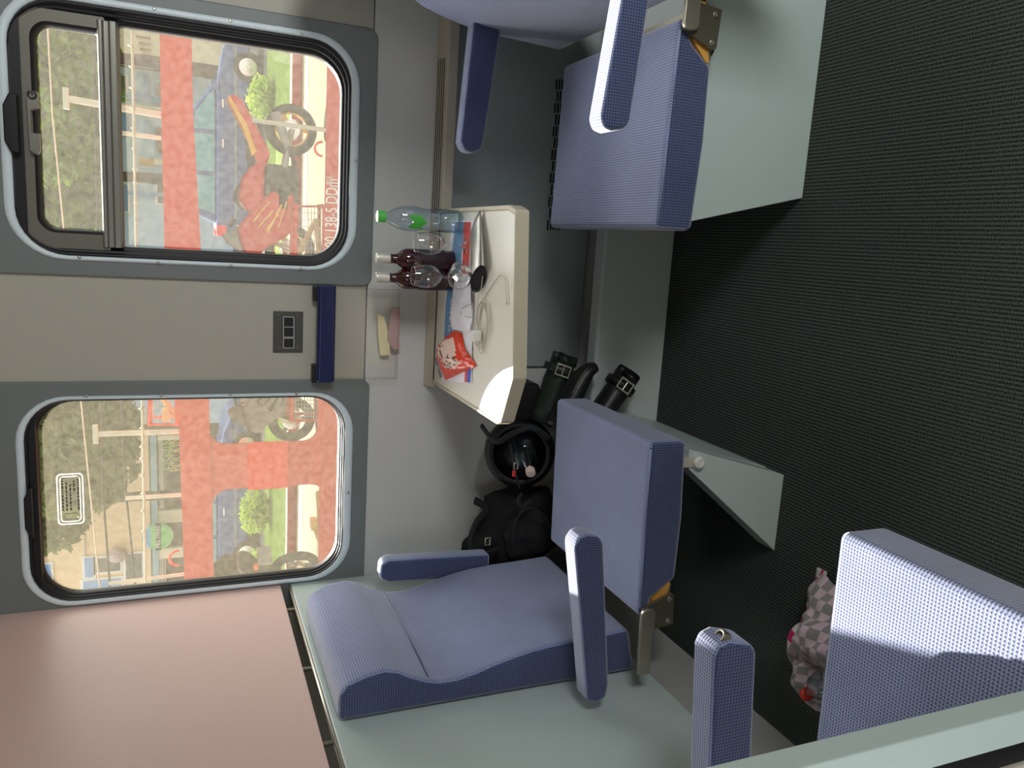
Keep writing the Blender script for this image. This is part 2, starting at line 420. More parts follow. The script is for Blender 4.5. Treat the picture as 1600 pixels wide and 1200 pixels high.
# window measures, taken on the wall plane
def X_(x, y, Y=YW): return at(x, y, Y=Y).x
def Z_(x, y, Y=YW): return at(x, y, Y=Y).z
YG = 2.505
W1 = dict(plate=(X_(300, 437), X_(509, 33.5), Z_(585, 250), 2.12),
          rim=(X_(300, 415), X_(380, 33), Z_(558, 290), Z_(2, 230)),
          gas=(X_(300, 407.5), X_(300, 32.5), Z_(545, 260), Z_(20, 230)),
          glass=(X_(350, 393, YG), X_(350, 66, YG), Z_(531, 250, YG), Z_(22, 200, YG)))
W2 = dict(plate=(-1.21, X_(300, 594.2), Z_(572, 750), 2.12),
          rim=(X_(300, 925), X_(300, 615), Z_(549, 750), Z_(26, 720)),
          gas=(X_(300, 917), X_(300, 620.5), Z_(536, 750), Z_(40, 720)),
          glass=(X_(300, 908, YG), X_(300, 623, YG), Z_(528, 750, YG), Z_(60, 720, YG)))

def holed_wall(name, rect, holes, y0, y1, m):
    bm = NB(); x0, x1, z0, z1 = rect; edges = []
    def loop(pts):
        v = [bm.verts.new((p[0], y0, p[1])) for p in pts]
        return [bm.edges.new((v[i], v[(i+1) % len(v)])) for i in range(len(v))]
    edges += loop([(x0, z0), (x1, z0), (x1, z1), (x0, z1)])
    for h in holes: edges += loop(h)
    bmesh.ops.triangle_fill(bm, use_beauty=True, use_dissolve=False, edges=edges)
    ret = bmesh.ops.extrude_face_region(bm, geom=bm.faces[:])
    for g in ret['geom']:
        if isinstance(g, bmesh.types.BMVert): g.co.y = y1
    return struct(obj(name, bm, m))
def hole(W, r=.115): g = W['rim']; return rrect(g[0]+.006, g[1]-.006, g[2]+.006, g[3]-.006, r, 8)
zs = Z_(577.5, 300)
holes = [hole(W1), hole(W2)]
dx = 1.9
far = [rrect(1.35, 1.93, 1.06, 1.84, .1), rrect(-2.55, -1.97, 1.06, 1.84, .1)]
holed_wall('wall_window', (-4, 4, zs+.002, 2.4), holes+far, YW, YW+.05, 'wall_beige')
bm = NB(); box(bm, -4, 4, YW, YW+.05, .15, zs-.002); struct(obj('wall_window_lower', bm, 'wall_grey'))
bm = NB(); box(bm, -4, 4, YW+.05, YW+.06, .0, zs+.03); struct(obj('wall_window_backing', bm, 'rubber'))
holed_wall('wall_near', (-4, 4, 0, 2.4), [rrect(-1.08, -.24, 1.0, 1.84, .1), rrect(1.33, 2.17, 1.0, 1.84, .1)], -.5, -.56, 'wall_grey')

# lower skirting panel of the window wall, right of the table bracket, with rounded lower corner
xl = X_(870, 573, YW-.014)
bm = NB()
zt = .72
prism(bm, [(4, .20), (4, zt), (xl, zt), (xl, .24), (xl+.012, .21), (xl+.04, .20)], 'y', YW-.014, YW-.0005)
struct(obj('trim_1', bm, 'wall_dark', bevel=.004))

# ------------------------------------------------------------------ windows
def window(name, W, glassmat, screws, rr=(.135, .115, .095)):
    rx0, rx1, rz0, rz1 = W['rim']; gx0, gx1, gz0, gz1 = W['gas']; hx0, hx1, hz0, hz1 = W['glass']; px0, px1, pz0, pz1 = W['plate']
    root = thing(name, '', 'window', ((px0+px1)/2, YW, pz0)); del root['label']; del root['category']; struct(root)
    def L(r, rad, y, n=8): return [(p[0], y, p[1]) for p in rrect(r[0], r[1], r[2], r[3], rad, n)]
    bm = NB()
    loops(bm, [L(W['plate'], .03, YW-.0004), L(W['plate'], .03, YW-.008), L((px0+.003, px1-.003, pz0+.003, pz1-.003), .03, YW-.010),
               L(W['rim'], rr[0], YW-.010), L(W['rim'], rr[0], YW-.0004)])
    struct(obj('window_plate', bm, 'plate_grey', root, smooth=False))
    bm = NB()
    loops(bm, [L(W['rim'], rr[0], YW-.008), L((rx0+.004, rx1-.004, rz0+.004, rz1-.004), rr[0]-.004, YW-.017),
               L((gx0-.005, gx1+.005, gz0-.005, gz1+.005), rr[1]+.004, YW-.019), L(W['gas'], rr[1], YW-.012), L(W['gas'], rr[1], YW+.03)])
    o = struct(obj('window_rim', bm, 'rim_blue', root, smooth=True))
    bm = NB()
    def mix(t, rad, y): return L(tuple(a+(b-a)*t for a, b in zip(W['gas'], W['glass'])), rad, y)
    loops(bm, [mix(0, rr[1], YW-.010), mix(.12, rr[1]-.003, YW-.014), mix(.34, rr[1]-.006, YW-.006), mix(.40, rr[1]-.007, YW+.002), mix(.5, rr[1]-.008, YW-.002),
               mix(.66, rr[1]-.01, YW+.010), mix(.7, rr[1]-.01, YW+.016), mix(.82, rr[1]-.012, YW+.014), mix(1.0, rr[2], YW+.026), mix(1.0, rr[2], YW+.05)])
    struct(obj('window_gasket', bm, 'rubber', root, smooth=True))
    if name == 'window_2':
        bm = NB(); bm.faces.new([bm.verts.new(p) for p in L((hx0-.004, hx1+.004, hz0-.004, hz1+.004), rr[2], YG)]); struct(obj('window_glass', bm, glassmat, root))
    for sx, sy in screws:
        p = at(sx, sy, Y=YW-.018); bm = NB()
        lathe(bm, [(.0045, 0), (.0045, .0015), (.003, .0025), (.0012, .0022)], 10, Matrix.Translation(p) @ Matrix.Rotation(PI/2, 4, 'X'))
        struct(obj('screw', bm, 'steel', root, smooth=True))
    return root
win1 = window('window_1', W1, 'glass_clean', [(241, 14), (360, 33), (471, 53), (556, 251), (470, 420), (361, 415), (247, 410), (124, 402)], (.14, .12, .10))
win2 = window('window_2', W2, 'glass_hazy', [(135, 618.5), (252, 617.5), (360, 616), (463, 615.5), (544, 770)], (.13, .115, .10))

# hopper sash of window 1
hx0, hx1, hz0, hz1 = W1['glass']
ys = YW+.012
zm0, zm1 = Z_(190, 220, ys), Z_(157, 220, ys)
tx0, tx1, tz0, tz1 = X_(100, 357, ys), X_(110, 47, ys), zm1, Z_(61, 200, ys)
bm = NB()
ol = rrect2(hx0-.012, hx1+.012, zm1-.018, hz1+.03, .075, .004); il = rrect2(tx0, tx1, tz0, tz1, .035, .008)
il2 = rrect2(tx0-.012, tx1+.012, tz0-.012, tz1+.012, .045, .012)
loops(bm, [[(p[0], ys+.03, p[1]) for p in ol], [(p[0], ys-.012, p[1]) for p in ol], [(p[0], ys-.012, p[1]) for p in il2], [(p[0], ys+.006, p[1]) for p in il2]])
sash = struct(obj('sash_frame', bm, 'sash_grey', win1))
bm = NB()
loops(bm, [[(p[0], ys-.010, p[1]) for p in il2], [(p[0], ys-.006, p[1]) for p in rrect2(tx0-.006, tx1+.006, tz0-.006, tz1+.006, .04, .010)], [(p[0], ys+.004, p[1]) for p in il], [(p[0], ys+.02, p[1]) for p in il]])
struct(obj('sash_gasket', bm, 'rubber', win1, smooth=True))
bm = NB(); bm.faces.new([bm.verts.new((p[0], ys+.014, p[1])) for p in rrect2(tx0-.003, tx1+.003, tz0-.003, tz1+.003, .035, .006)]); struct(obj('sash_glass', bm, 'glass_clean', win1))
bm = NB()
dz = zm1-zm0
prism(bm, [(YG+.02, zm0), (ys-.006, zm0), (ys-.022, zm0+.006), (ys-.022, zm0+dz*.4), (ys-.014, zm0+dz*.45), (ys-.014, zm0+dz*.7), (ys-.026, zm0+dz*.75), (ys-.026, zm1-.004), (ys-.012, zm1), (YG+.02, zm1)], 'x', hx0-.004, hx1+.004)
struct(obj('mullion', bm, 'mullion_grey', win1, bevel=.002))
bm = NB(); g = rrect2(hx0-.004, hx1+.004, hz0-.004, zm0+.01, .004, .10)
bm.faces.new([bm.verts.new((p[0], YG, p[1])) for p in g if True]); struct(obj('window_glass', bm, 'glass_clean', win1))
# sash handle
bm = NB(); a = at(44, 142, Y=ys-.02); b = at(64, 240, Y=ys-.02)
prism(bm, [(a.x, b.z), (a.x, a.z), (a.x-.02, a.z+.004), (b.x+.004, a.z+.001), (b.x-.004, a.z-.012), (b.x-.004, b.z+.006), (b.x+.006, b.z), (b.x+.05, b.z), (b.x+.05, b.z+.018), (a.x-.05, b.z+.018), (a.x-.04, b.z)], 'y', ys-.034, ys-.010)
hd = struct(obj('sash_handle', bm, 'mullion_grey', win1, bevel=.003))
bm = NB(); p = at(50, 148, Y=ys-.036)
tube(bm, [(p.x+.009*math.cos(t), ys-.036, p.z+.009*math.sin(t)) for t in [math.radians(30+300*k/12) for k in range(13)]], .0024, 6)
box(bm, p.x-.0005, p.x+.009, ys-.0375, ys-.0345, p.z-.002, p.z+.002)
ell(bm, (p.x+.012, ys-.0355, p.z-.010), (.0024, .0015, .0024), sub=1)
struct(obj('handle_mark', bm, 'rubber', win1))
def pull(x0, y0, x1, y1, W):
    a = at(x0, y0, Y=YW-.02); b = at(x1, y1, Y=YW-.02); bm = NB()
    prism(bm, [(a.x, a.z-.014), (a.x-.03, a.z), (b.x+.03, a.z), (b.x, a.z-.014), (b.x, b.z), (a.x, b.z)], 'y', YW-.034, YW+.004)
    return bm
struct(obj('roller_blind_grip', pull(4, 145, 32, 240, W1), 'black_plastic', win1, bevel=.004))
bmx = pull(37, 762, 54, 838, W2); struct(obj('roller_blind_grip', bmx, 'black_plastic', win2, bevel=.004))
# dark blind pocket along the head of both windows
for W, root, x in ((W1, win1, 38), (W2, win2, 58)):
    gx0, gx1, gz0, gz1 = W['gas']; zb = Z_(x, 220 if W is W1 else 720, YW+.004)
    bm = NB(); pts = [p for p in rrect(gx0+.002, gx1-.002, zb-.3, gz1-.002, .11, 8) if p[1] >= zb]; pts = sorted(set(pts), key=lambda p: 0)
    pts = [(gx1-.02, zb)]+[p for p in rrect(gx0+.004, gx1-.004, zb-.3, gz1-.002, .11, 8) if p[1] > zb+.002]+[(gx0+.02, zb)]
    prism(bm, pts, 'y', YW-.006, YW+.02); struct(obj('blind_pocket', bm, 'rubber', root))
# notice sticker on window 2
st = thing('window_sticker', 'clear notice sticker with white border and grey print lines on the left window', 'sticker', at(110, 780, Y=YG-.002))
a = at(89, 741, Y=YG-.002); b = at(131, 818, Y=YG-.002)
x0, x1, z0, z1 = b.x, a.x, min(a.z, b.z, at(131, 780, Y=YG).z), max(a.z, at(89, 780, Y=YG).z)
bm = NB()
for d_, wd, yy in ((0, .003, .0020), (.008, .0022, .0020)):
    o_ = rrect(x0+d_, x1-d_, z0+d_, z1-d_, .012); i_ = rrect(x0+d_+wd, x1-d_-wd, z0+d_+wd, z1-d_-wd, .010)
    loops(bm, [[(p[0], YG-yy+.001, p[1]) for p in o_], [(p[0], YG-yy-.0004, p[1]) for p in o_], [(p[0], YG-yy-.0004, p[1]) for p in i_], [(p[0], YG-yy+.001, p[1]) for p in i_]])
obj('border', bm, 'sticker_white', st)
bm = NB(); rnd = random.Random(3)
wdt = x1-x0; hgt = z1-z0
for k, (sx0, sx1) in enumerate(((.28, .93), (.28, .86), (.28, .80), (.66, .86), (.28, .93))):
    z = z1-hgt*(.22+.145*k); x = x0+wdt*sx0
    while x < x0+wdt*sx1:
        l = rnd.uniform(.004, .012); box(bm, x, min(x+l, x0+wdt*sx1), YG-.0026, YG-.0018, z-.0022, z+.0022); x += l+.0025
obj('print_lines', bm, 'sash_grey', st)
bm = NB(); tube(bm, [(x0+wdt*u, YG-.0022, z0+hgt*v) for u, v in ((.10, .25), (.11, .72), (.215, .74), (.225, .27), (.16, .22))], .0008, 5, True)
obj('pictogram', bm, 'socket_grey', st)

# ------------------------------------------------------------------ ledge, heater cover, wall fittings
yl = YW-.055
zl0, zl1 = Z_(711, 220, yl), at(697, 200, Y=yl).z
zl2 = Z_(677.5, 200)
xle = X_(672, 606, yl)
lg = thing('wall_ledge', 'long beige wall ledge with a grooved air grille running below the windows', 'ledge', (1, YW, zl0))
bm = NB(); prism(bm, [(YW-.0004, zl0), (yl, zl0), (yl, zl1), (yl+.006, zl1+.004), (YW-.0004, zl2)], 'x', xle, 4); obj('board', bm, 'ledge_beige', lg, bevel=.003)
ga = at(690, 88, Y=yl).x; gb = at(688, 334, Y=yl).x
bm = NB()
for k in range(4):
    t = .2+.19*k; yy = yl+.006+(YW-yl-.006)*t; zz = zl1+.004+(zl2-zl1-.004)*t
    box(bm, gb, ga, yy-.0022, yy+.0022, zz+.0004, zz+.0018)
obj('grille_slots', bm, 'socket_grey', lg)
hc = thing('heater_cover', 'low grey heater cover running along the floor under the window wall', 'heater cover', (0, 2.23, 0))
bm = NB(); prism(bm, [(2.232, 0), (2.229, .255), (2.236, .262), (2.286, .262), (2.286, 0)], 'x', -1.12, 3.9); obj('cover', bm, 'heater_grey', hc, bevel=.003)
# ventilation slots in the skirting panel
vg = thing('vent_grille', 'row of black ventilation slots in the dark wall panel beside the right seat', 'vent', at(862, 240, Y=YW-.015))
for i in range(13):
    bm = NB()
    y = 124+i*18.3; x = 872-(y-124)*.062-(2.0 if i % 2 == 0 else -.5)
    for k in range(5):
        for _ in (0,):
            p = at(x+k*4.6, y, Y=YW-.0145); q = at(x+k*4.6+.0, y+16, Y=YW-.0145)
            box(bm, q.x, p.x, YW-.0152, YW-.0142, p.z-.0028, p.z+.0028)
    obj('slot_group', bm, 'rubber', vg)

# socket panel on the post between the windows
a = at(427, 486, Y=YW-.003); b = at(473, 551, Y=YW-.003)
sk = thing('socket_panel', 'dark grey plate with three square black sockets between the two windows', 'socket', ((a.x+b.x)/2, YW, (a.z+b.z)/2))
bm = NB(); box(bm, b.x, a.x, YW-.004, YW-.0003, b.z, a.z); obj('plate', bm, 'socket_grey', sk, bevel=.002)
for cy_ in (503, 519, 536):
    c = at(451, cy_, Y=YW-.005); h = .0165; bm = NB()
    loops(bm, [[(c.x+sx*h, yy, c.z+sz*h) for sx, sz in ((-1, -1), (1, -1), (1, 1), (-1, 1))] for h, yy in ((.0165, YW-.0038), (.0165, YW-.0068), (.014, YW-.0068), (.014, YW-.0045))])
    f_ = obj('socket_frame', bm, 'panel_grey', sk)
    bm = NB(); box(bm, c.x-.014, c.x+.014, YW-.0052, YW-.004, c.z-.014, c.z+.014); obj('socket', bm, 'rubber', sk)
for sx, sy in ((436, 492), (465, 493), (436, 543), (465, 543)):
    c = at(sx, sy, Y=YW-.004); bm = NB(); lathe(bm, [(.003, 0), (.003, .001), (.001, .0014)], 8, Matrix.Translation(c) @ Matrix.Rotation(PI/2, 4, 'X')); obj('screw', bm, 'dark_steel', sk)

# leaflet holder: blue bar, black clips, clear pocket
a = at(497, 446, Y=YW-.055); b = at(523, 597, Y=YW-.055)
lh = thing('leaflet_holder', 'wall holder with shiny navy blue bar and clear plastic pocket below the sockets', 'leaflet holder', ((a.x+b.x)/2, YW, b.z))
bm = NB(); prism(bm, [(YW-.012, b.z+.002), (YW-.012, a.z-.002), (YW-.05, a.z), (YW-.058, a.z-.006), (YW-.058, b.z+.006), (YW-.05, b.z)], 'x', b.x, a.x); obj('bar', bm, 'navy', lh, bevel=.004)
for yy0, yy1 in ((448, 470), (570, 598)):
    p = at(493, yy0, Y=YW-.03); q = at(493, yy1, Y=YW-.03); bm = NB()
    box(bm, q.x, p.x, YW-.036, YW-.0003, b.z+.008, a.z+.010); obj('bracket', bm, 'black_plastic', lh, bevel=.003)
p0 = at(525, 450, Y=YW-.05); p1 = at(628, 465, Y=YW-.05); p2 = at(630, 588, Y=YW-.05)
bm = NB()
n_ = 10
def pk(u, v):
    x = b.x+.006+(a.x-b.x-.012)*u; z = b.z+.004+(p1.z-b.z)*v
    return (x, YW-.052+.012*v+.004*math.sin(u*PI), z)
grid(bm, pk, 10, 8)
V = [pk(0, i/8) for i in range(9)]; 
for side in (0, 1):
    f = [bm.verts.new(pk(side, i/8)) for i in range(9)]; r_ = [bm.verts.new((pk(side, i/8)[0], YW-.003, pk(side, i/8)[2])) for i in range(9)]
    for i in range(8): bm.faces.new((f[i], f[i+1], r_[i+1], r_[i]))
zb = pk(0, 1)[2]
bm.faces.new([bm.verts.new(q) for q in ((pk(0, 1)), (pk(1, 1)), (pk(1, 1)[0], YW-.003, zb), (pk(0, 1)[0], YW-.003, zb))])
obj('pocket', bm, 'clear_plastic', lh, smooth=False)
bm = NB()
for side in (0, 1):
    tube(bm, [pk(side, 0), pk(side, .5), pk(side, 1)], .0014, 6)
tube(bm, [pk(0, 1), pk(.5, 1), pk(1, 1)], .0014, 6)
obj('pocket_edge', bm, 'clear_plastic', lh, smooth=True)
# papers lying in the pocket
A = [at(x, y, Y=YW-.028) for x, y in ((590, 490), (600, 495), (609, 530), (609, 555), (594, 555), (591, 525))]
bm = NB(); hull3(bm, A, [p+Vector((0, .001, 0)) for p in A]); tag(obj('paper_slip', bm, 'cream_paper'), 'folded cream paper slip tucked inside the clear wall pocket', 'paper')
A = [at(x, y, Y=YW-.034) for x, y in ((612, 482), (625, 480), (626, 500), (624, 530), (626, 545), (615, 548), (606, 532), (608, 505))]
bm = NB(); hull3(bm, A, [p+Vector((0, .012, 0)) for p in A]); tag(obj('crumpled_wrapper', bm, 'pink_paper', bevel=.003), 'crumpled pinkish wrapper at the bottom of the clear wall pocket', 'wrapper')

# ------------------------------------------------------------------ partitions behind the left seat
XP = -1.1325
pt = thing('seat_partition', 'grey-green seat back partition with bright rounded top edge behind the left seat', 'partition', (XP, 1.9, 0))
zt = at(453, 911, X=XP).z
bm = NB(); box(bm, XP-.018, XP, 1.22, YW-.002, .332, zt); obj('panel', bm, 'panel_green', pt, bevel=.006, seg=4)
bm = NB(); box(bm, XP-.022, XP-.003, 1.22, YW-.002, .164, .331); obj('kick_strip', bm, 'panel_grey', pt, bevel=.002)
bm = NB(); tube(bm, [(XP-.007, 1.22, zt+.001), (XP-.007, YW-.004, zt+.001)], .006, 10); obj('edge_trim', bm, 'steel', pt, smooth=True)
for yy in (1.62, 1.95, 2.3):
    bm = NB(); box(bm, XP-.014, XP-.006, yy-.006, yy+.006, zt, zt+.05); obj('spacer_clip', bm, 'dark_steel', pt)
pk_ = thing('upper_panel', 'large smooth pinkish panel above the grey-green partition at the lower left of the frame', 'panel', (XP, 1.9, zt+.03))
zp = at(437.5, 911.5, X=XP).z; yp = at(437.5, 911.5, X=XP).y
bm = NB(); box(bm, XP-.012, XP, .95, yp, zp, 2.355); obj('board', bm, 'panel_pink', pk_, bevel=.002)
bm = NB(); p = at(213, 932, X=XP-.004); box(bm, XP-.010, XP-.004, yp-.001, yp+.006, p.z-.012, p.z+.012); obj('edge_tab', bm, 'panel_pink', pk_)
# matching partition behind the right seat (out of frame, for the other side)
XR = -.4-XP
pr_ = thing('seat_partition', 'grey-green seat back partition behind the right seat', 'partition', (XR, 1.9, 0))
bm = NB(); box(bm, XR, XR+.018, 1.22, YW-.06, .332, zt); obj('panel', bm, 'panel_green', pr_, bevel=.006)

# ------------------------------------------------------------------ seats (first drawn for the left seat, which faces +X)
PROF = [(-1.128, 1.178), (-1.062, 1.178), (-1.036, 1.160), (-1.020, 1.115), (-1.013, 1.070), (-1.022, 1.035), (-1.040, 1.005), (-1.058, .965), (-1.067, .93), (-1.067, .885), (-1.058, .84),
        (-1.043, .79), (-1.030, .735), (-1.020, .68), (-1.013, .60), (-1.009, .50), (-1.003, .40), (-1.128, .372)]
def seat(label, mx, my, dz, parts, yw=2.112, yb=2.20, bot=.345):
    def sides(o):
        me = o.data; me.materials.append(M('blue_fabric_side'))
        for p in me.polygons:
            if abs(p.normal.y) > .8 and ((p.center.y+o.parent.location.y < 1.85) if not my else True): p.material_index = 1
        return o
    """mx, my mirror the seat across the table and the aisle; dz lifts it a little"""
    def T(p):
        p = Vector(p)
        if mx: p.x = -.4-p.x
        if my: p.y = 2.547-p.y
        p.z += dz; return p
    def tr(bm):
        for v in bm.verts: v.co = T(v.co)
        return bm
    root = thing('train_seat', label, 'seat', T((-.75, 1.85, 0))-Vector((0, 0, dz)), 'blue train seats')
    # backrest
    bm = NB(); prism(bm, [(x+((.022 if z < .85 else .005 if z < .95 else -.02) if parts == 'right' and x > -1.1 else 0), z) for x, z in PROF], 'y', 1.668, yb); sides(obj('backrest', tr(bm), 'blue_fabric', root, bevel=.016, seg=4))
    bm = NB(); tube(bm, [(-1.0600, 1.69, .957), (-1.0605, 1.9, .950), (-1.0600, 2.18, .957)], .0022, 6); obj('stitched_seam', tr(bm), 'blue_fabric_side', root, smooth=True)
    # cushion
    bm = NB()
    A = [(-.455, 1.575, .452), (-.455, 1.575, bot), (-.66, 1.575, bot-.012), (-.825, 1.575, bot-.010), (-.872, 1.575, .404), (-.915, 1.575, .408), (-.918, 1.575, .440)]
    B = [(x, yw, z) for x, y, z in A]
    hull3(bm, A, B)
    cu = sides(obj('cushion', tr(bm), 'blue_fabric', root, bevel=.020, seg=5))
    bm = NB(); e = .006
    for yy in (1.577,):
        tube(bm, [(-.474, yy, .449), (-.62, yy, .447), (-.76, yy, .443), (-.89, yy, .437)], .0028, 6)
    if parts != 'near': obj('piping', tr(bm), 'blue_fabric', cu, smooth=True)
    else: bm.free()
    # armrest on the aisle side
    bm = NB(); pts = [(-.658, .660), (-.653, .640), (-.660, .608), (-.678, .594), (-1.05, .545), (-1.085, .548), (-1.098, .572), (-1.088, .604), (-.90, .634), (-.680, .672)]
    if parts == 'near': pts = [(-.640, .682), (-.634, .66), (-.646, .612), (-.662, .60), (-1.09, .56), (-1.11, .58), (-1.11, .65), (-.66, .69)]
    if parts == 'right': pts = [(-.652, .640), (-.648, .62), (-.656, .590), (-.672, .578), (-1.05, .545), (-1.09, .55), (-1.10, .60), (-.672, .650)]
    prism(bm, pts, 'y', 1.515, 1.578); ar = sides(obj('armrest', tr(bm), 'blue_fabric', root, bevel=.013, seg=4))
    if parts == 'near':
        c = at(1140, 998, Y=.975); c = T((-.634, 1.555, .665))
        ax_ = Vector((.55, .1, .83)).normalized(); mm = Matrix.Translation(c-ax_*.003) @ ax_.to_track_quat('Z', 'Y').to_matrix().to_4x4()
        bm = NB(); lathe(bm, [(.013, -.010), (.0135, .003), (.0115, .006), (.0085, .005), (.0078, .001), (.0078, -.004)], 20, mm, cap=False); rg = obj('end_ring', bm, 'dark_steel', ar, smooth=True)
        bm = NB(); lathe(bm, [(.0082, -.003), (.0082, -.001)], 16, mm); obj('ring_bore', bm, 'rubber', rg)
    # armrest on the wall side
    bm = NB()
    if parts == 'left':   # folded upright
        P0 = [(-.985, .60), (-.972, .93), (-.982, .955), (-1.03, .958), (-1.045, .93), (-1.062, .60)]
        prism(bm, P0, 'y', 2.205, 2.262)
    else:
        prism(bm, [(-.655, .715), (-.65, .69), (-.66, .665), (-.68, .655), (-1.09, .61), (-1.10, .66), (-1.09, .70), (-.68, .727)], 'y', 2.205, 2.262)
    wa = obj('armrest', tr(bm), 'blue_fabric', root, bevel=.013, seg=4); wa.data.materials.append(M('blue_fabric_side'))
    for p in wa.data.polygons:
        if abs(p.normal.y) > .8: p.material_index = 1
    # hinge: bar up the side of the backrest and plate under the cushion
    bm = NB(); prism(bm, [(-.885, .425), (-.889, .438), (-.900, .444), (-1.065, .441), (-1.068, .404), (-.900, .402), (-.889, .408)], 'y', 1.553, 1.565); obj('hinge_bar', tr(bm), 'steel', root, bevel=.003)
    bm = NB(); prism(bm, [(-.890, .438), (-.856, .354), (-.862, .343), (-.945, .338), (-.951, .40)], 'y', 1.566, 1.572); hp = obj('hinge_plate', tr(bm), 'dark_steel', root, bevel=.001)
    for sx, sz in ((-.872, .357), (-.932, .355)):
        bm = NB(); lathe(bm, [(.007, 0), (.007, .0015), (.004, .0022), (.002, .001)], 12, Matrix.Translation((sx, 1.566, sz)) @ Matrix.Rotation(PI/2, 4, 'X')); obj('screw', tr(bm), 'steel', hp, smooth=True)
    bm = NB(); prism(bm, [(-.958, .402), (-.874, .400), (-.832, .360), (-.832, .352), (-.958, .374)], 'y', 1.577, 1.605); obj('seat_board', tr(bm), 'ply', root)
    bm = NB(); prism(bm, [(-.955, .372), (-.955, .347), (-.838, .347), (-.838, .351)], 'y', 1.580, 2.06); obj('seat_rail', tr(bm), 'steel', root)
    bm = NB(); prism(bm, [(-.90+.085*math.cos(t), .395+.085*math.sin(t)) for t in [math.radians(190+17*k) for k in range(10)]], 'y', 1.612, 1.618); obj('recliner_disc', tr(bm), 'black_plastic', root)
    # plinth: sloping front board and side support
    bm = NB(); o_ = -.13 if parts == 'near' else 0
    A = [(-.570+o_, 1.672, 0-dz), (-.484+o_, 1.672, .33), (-.500+o_, 1.672, .33), (-.586+o_, 1.672, 0-dz)]
    hull3(bm, A, [(x, 2.226, z) for x, y, z in A]); obj('plinth_front', tr(bm), 'panel_green', root, bevel=.002)
    bm = NB()
    if parts == 'left':
        prism(bm, [(-.572, 0-dz), (-.486, .318), (-.535, .318), (-.79, 0-dz)], 'y', 1.600, 1.671)
    else:
        prism(bm, [(-.565+o_, 0-dz), (-.475+o_, .33), (-1.132, .33), (-1.132, 0-dz)], 'y', 1.660, 1.671)
    obj('side_support', tr(bm), 'panel_green', root, bevel=.0015)
    if parts == 'left':
        c = at(1093, 723, Y=1.59); bm = NB(); lathe(bm, [(.016, 0), (.016, .012), (.012, .016), (.008, .013), (.004, .013)], 18, Matrix.Translation((c.x, 1.600, c.z)) @ Matrix.Rotation(PI/2, 4, 'X'))
        kb = obj('stop_buffer', bm, 'white_plastic', root, smooth=True)
        bm = NB(); box(bm, c.x-.012, c.x+.012, 1.595, 1.62, c.z+.01, c.z+.07); obj('buffer_arm', bm, 'ledge_beige', root)
    return root
seat_l = seat('blue dotted train seat left of the table with one armrest folded up', False, False, 0, 'left')
seat_r = seat('blue dotted train seat right of the table, armrest top bright with sun', True, False, .04, 'right', 2.165, 2.275, .352)
seat_n = seat('blue dotted train seat nearest the camera, its cushion crossed by a band of sun', False, True, 0, 'near')

# divider beside the near seat
dv = thing('divider_post', 'pale grey upright divider panel with dark rubber edge in the near corner', 'divider', (-.26, .255, 0))
DY = .255
bm = NB(); box(bm, -1.0275*DY, -.944*DY, DY, DY+.016, 0, 1.36); obj('panel_edge', bm, 'panel_green', dv, bevel=.0015)
bm = NB(); box(bm, -1.085*DY, -1.0285*DY, DY+.003, DY+.016, 0, 1.36); obj('rubber_seal', bm, 'rubber', dv)
bm = NB(); box(bm, -.74, -1.086*DY, DY, DY+.016, 0, 1.36); obj('panel', bm, 'ledge_beige', dv, bevel=.0015)

# ================================================================== TABLE AND THINGS ON IT
ZT = .75
tb = thing('folding_table', 'white wall table with beige rim between the two window seats', 'table', (-.2, 2.1, ZT))
T0 = [at(x, y, Z=ZT) for x, y in ((703, 326), (796, 320), (807, 328), (803, 592), (784, 660), (776, 663), (684, 604))]
cx_ = sum((p.x for p in T0))/7; cy2 = sum((p.y for p in T0))/7
rim = [p.copy() for p in T0]; rim[0].y = yl-.001; rim[6].y = yl-.001
bm = NB()
inn = [Vector((p.x+(cx_-p.x)*.045, p.y+(cy2-p.y)*.045, ZT)) for p in rim]; inn[0].y = rim[0].y; inn[6].y = rim[6].y
loops(bm, [[(p.x, p.y, ZT-.034) for p in rim], [(p.x, p.y, ZT+.002) for p in rim], [(p.x, p.y, ZT+.002) for p in inn], [(p.x, p.y, ZT-.003) for p in inn]])
bm2 = bm; obj('table_rim', bm, 'table_edge', tb, bevel=.004)
bm = NB(); prism(bm, [(p.x, p.y) for p in inn], 'z', ZT-.030, ZT-.0012); obj('tabletop', bm, 'table_white', tb)
bm = NB(); a = at(806, 440, Z=.66); b = at(820, 530, Z=.66)
prism(bm, [(yl+.04, .685), (1.98, .685), (1.98, .665), (2.05, .64), (YW-.016, .60)], 'x', -.23, -.09); obj('hinge_bracket', bm, 'panel_grey', tb, bevel=.004)
bm = NB(); tube(bm, [(-.235, 2.0, .66), (-.235, 2.3, .62)], .006, 8); obj('release_rod', bm, 'black_plastic', tb)

def onT(x, y, dz=0): return at(x, y, Z=ZT+dz)
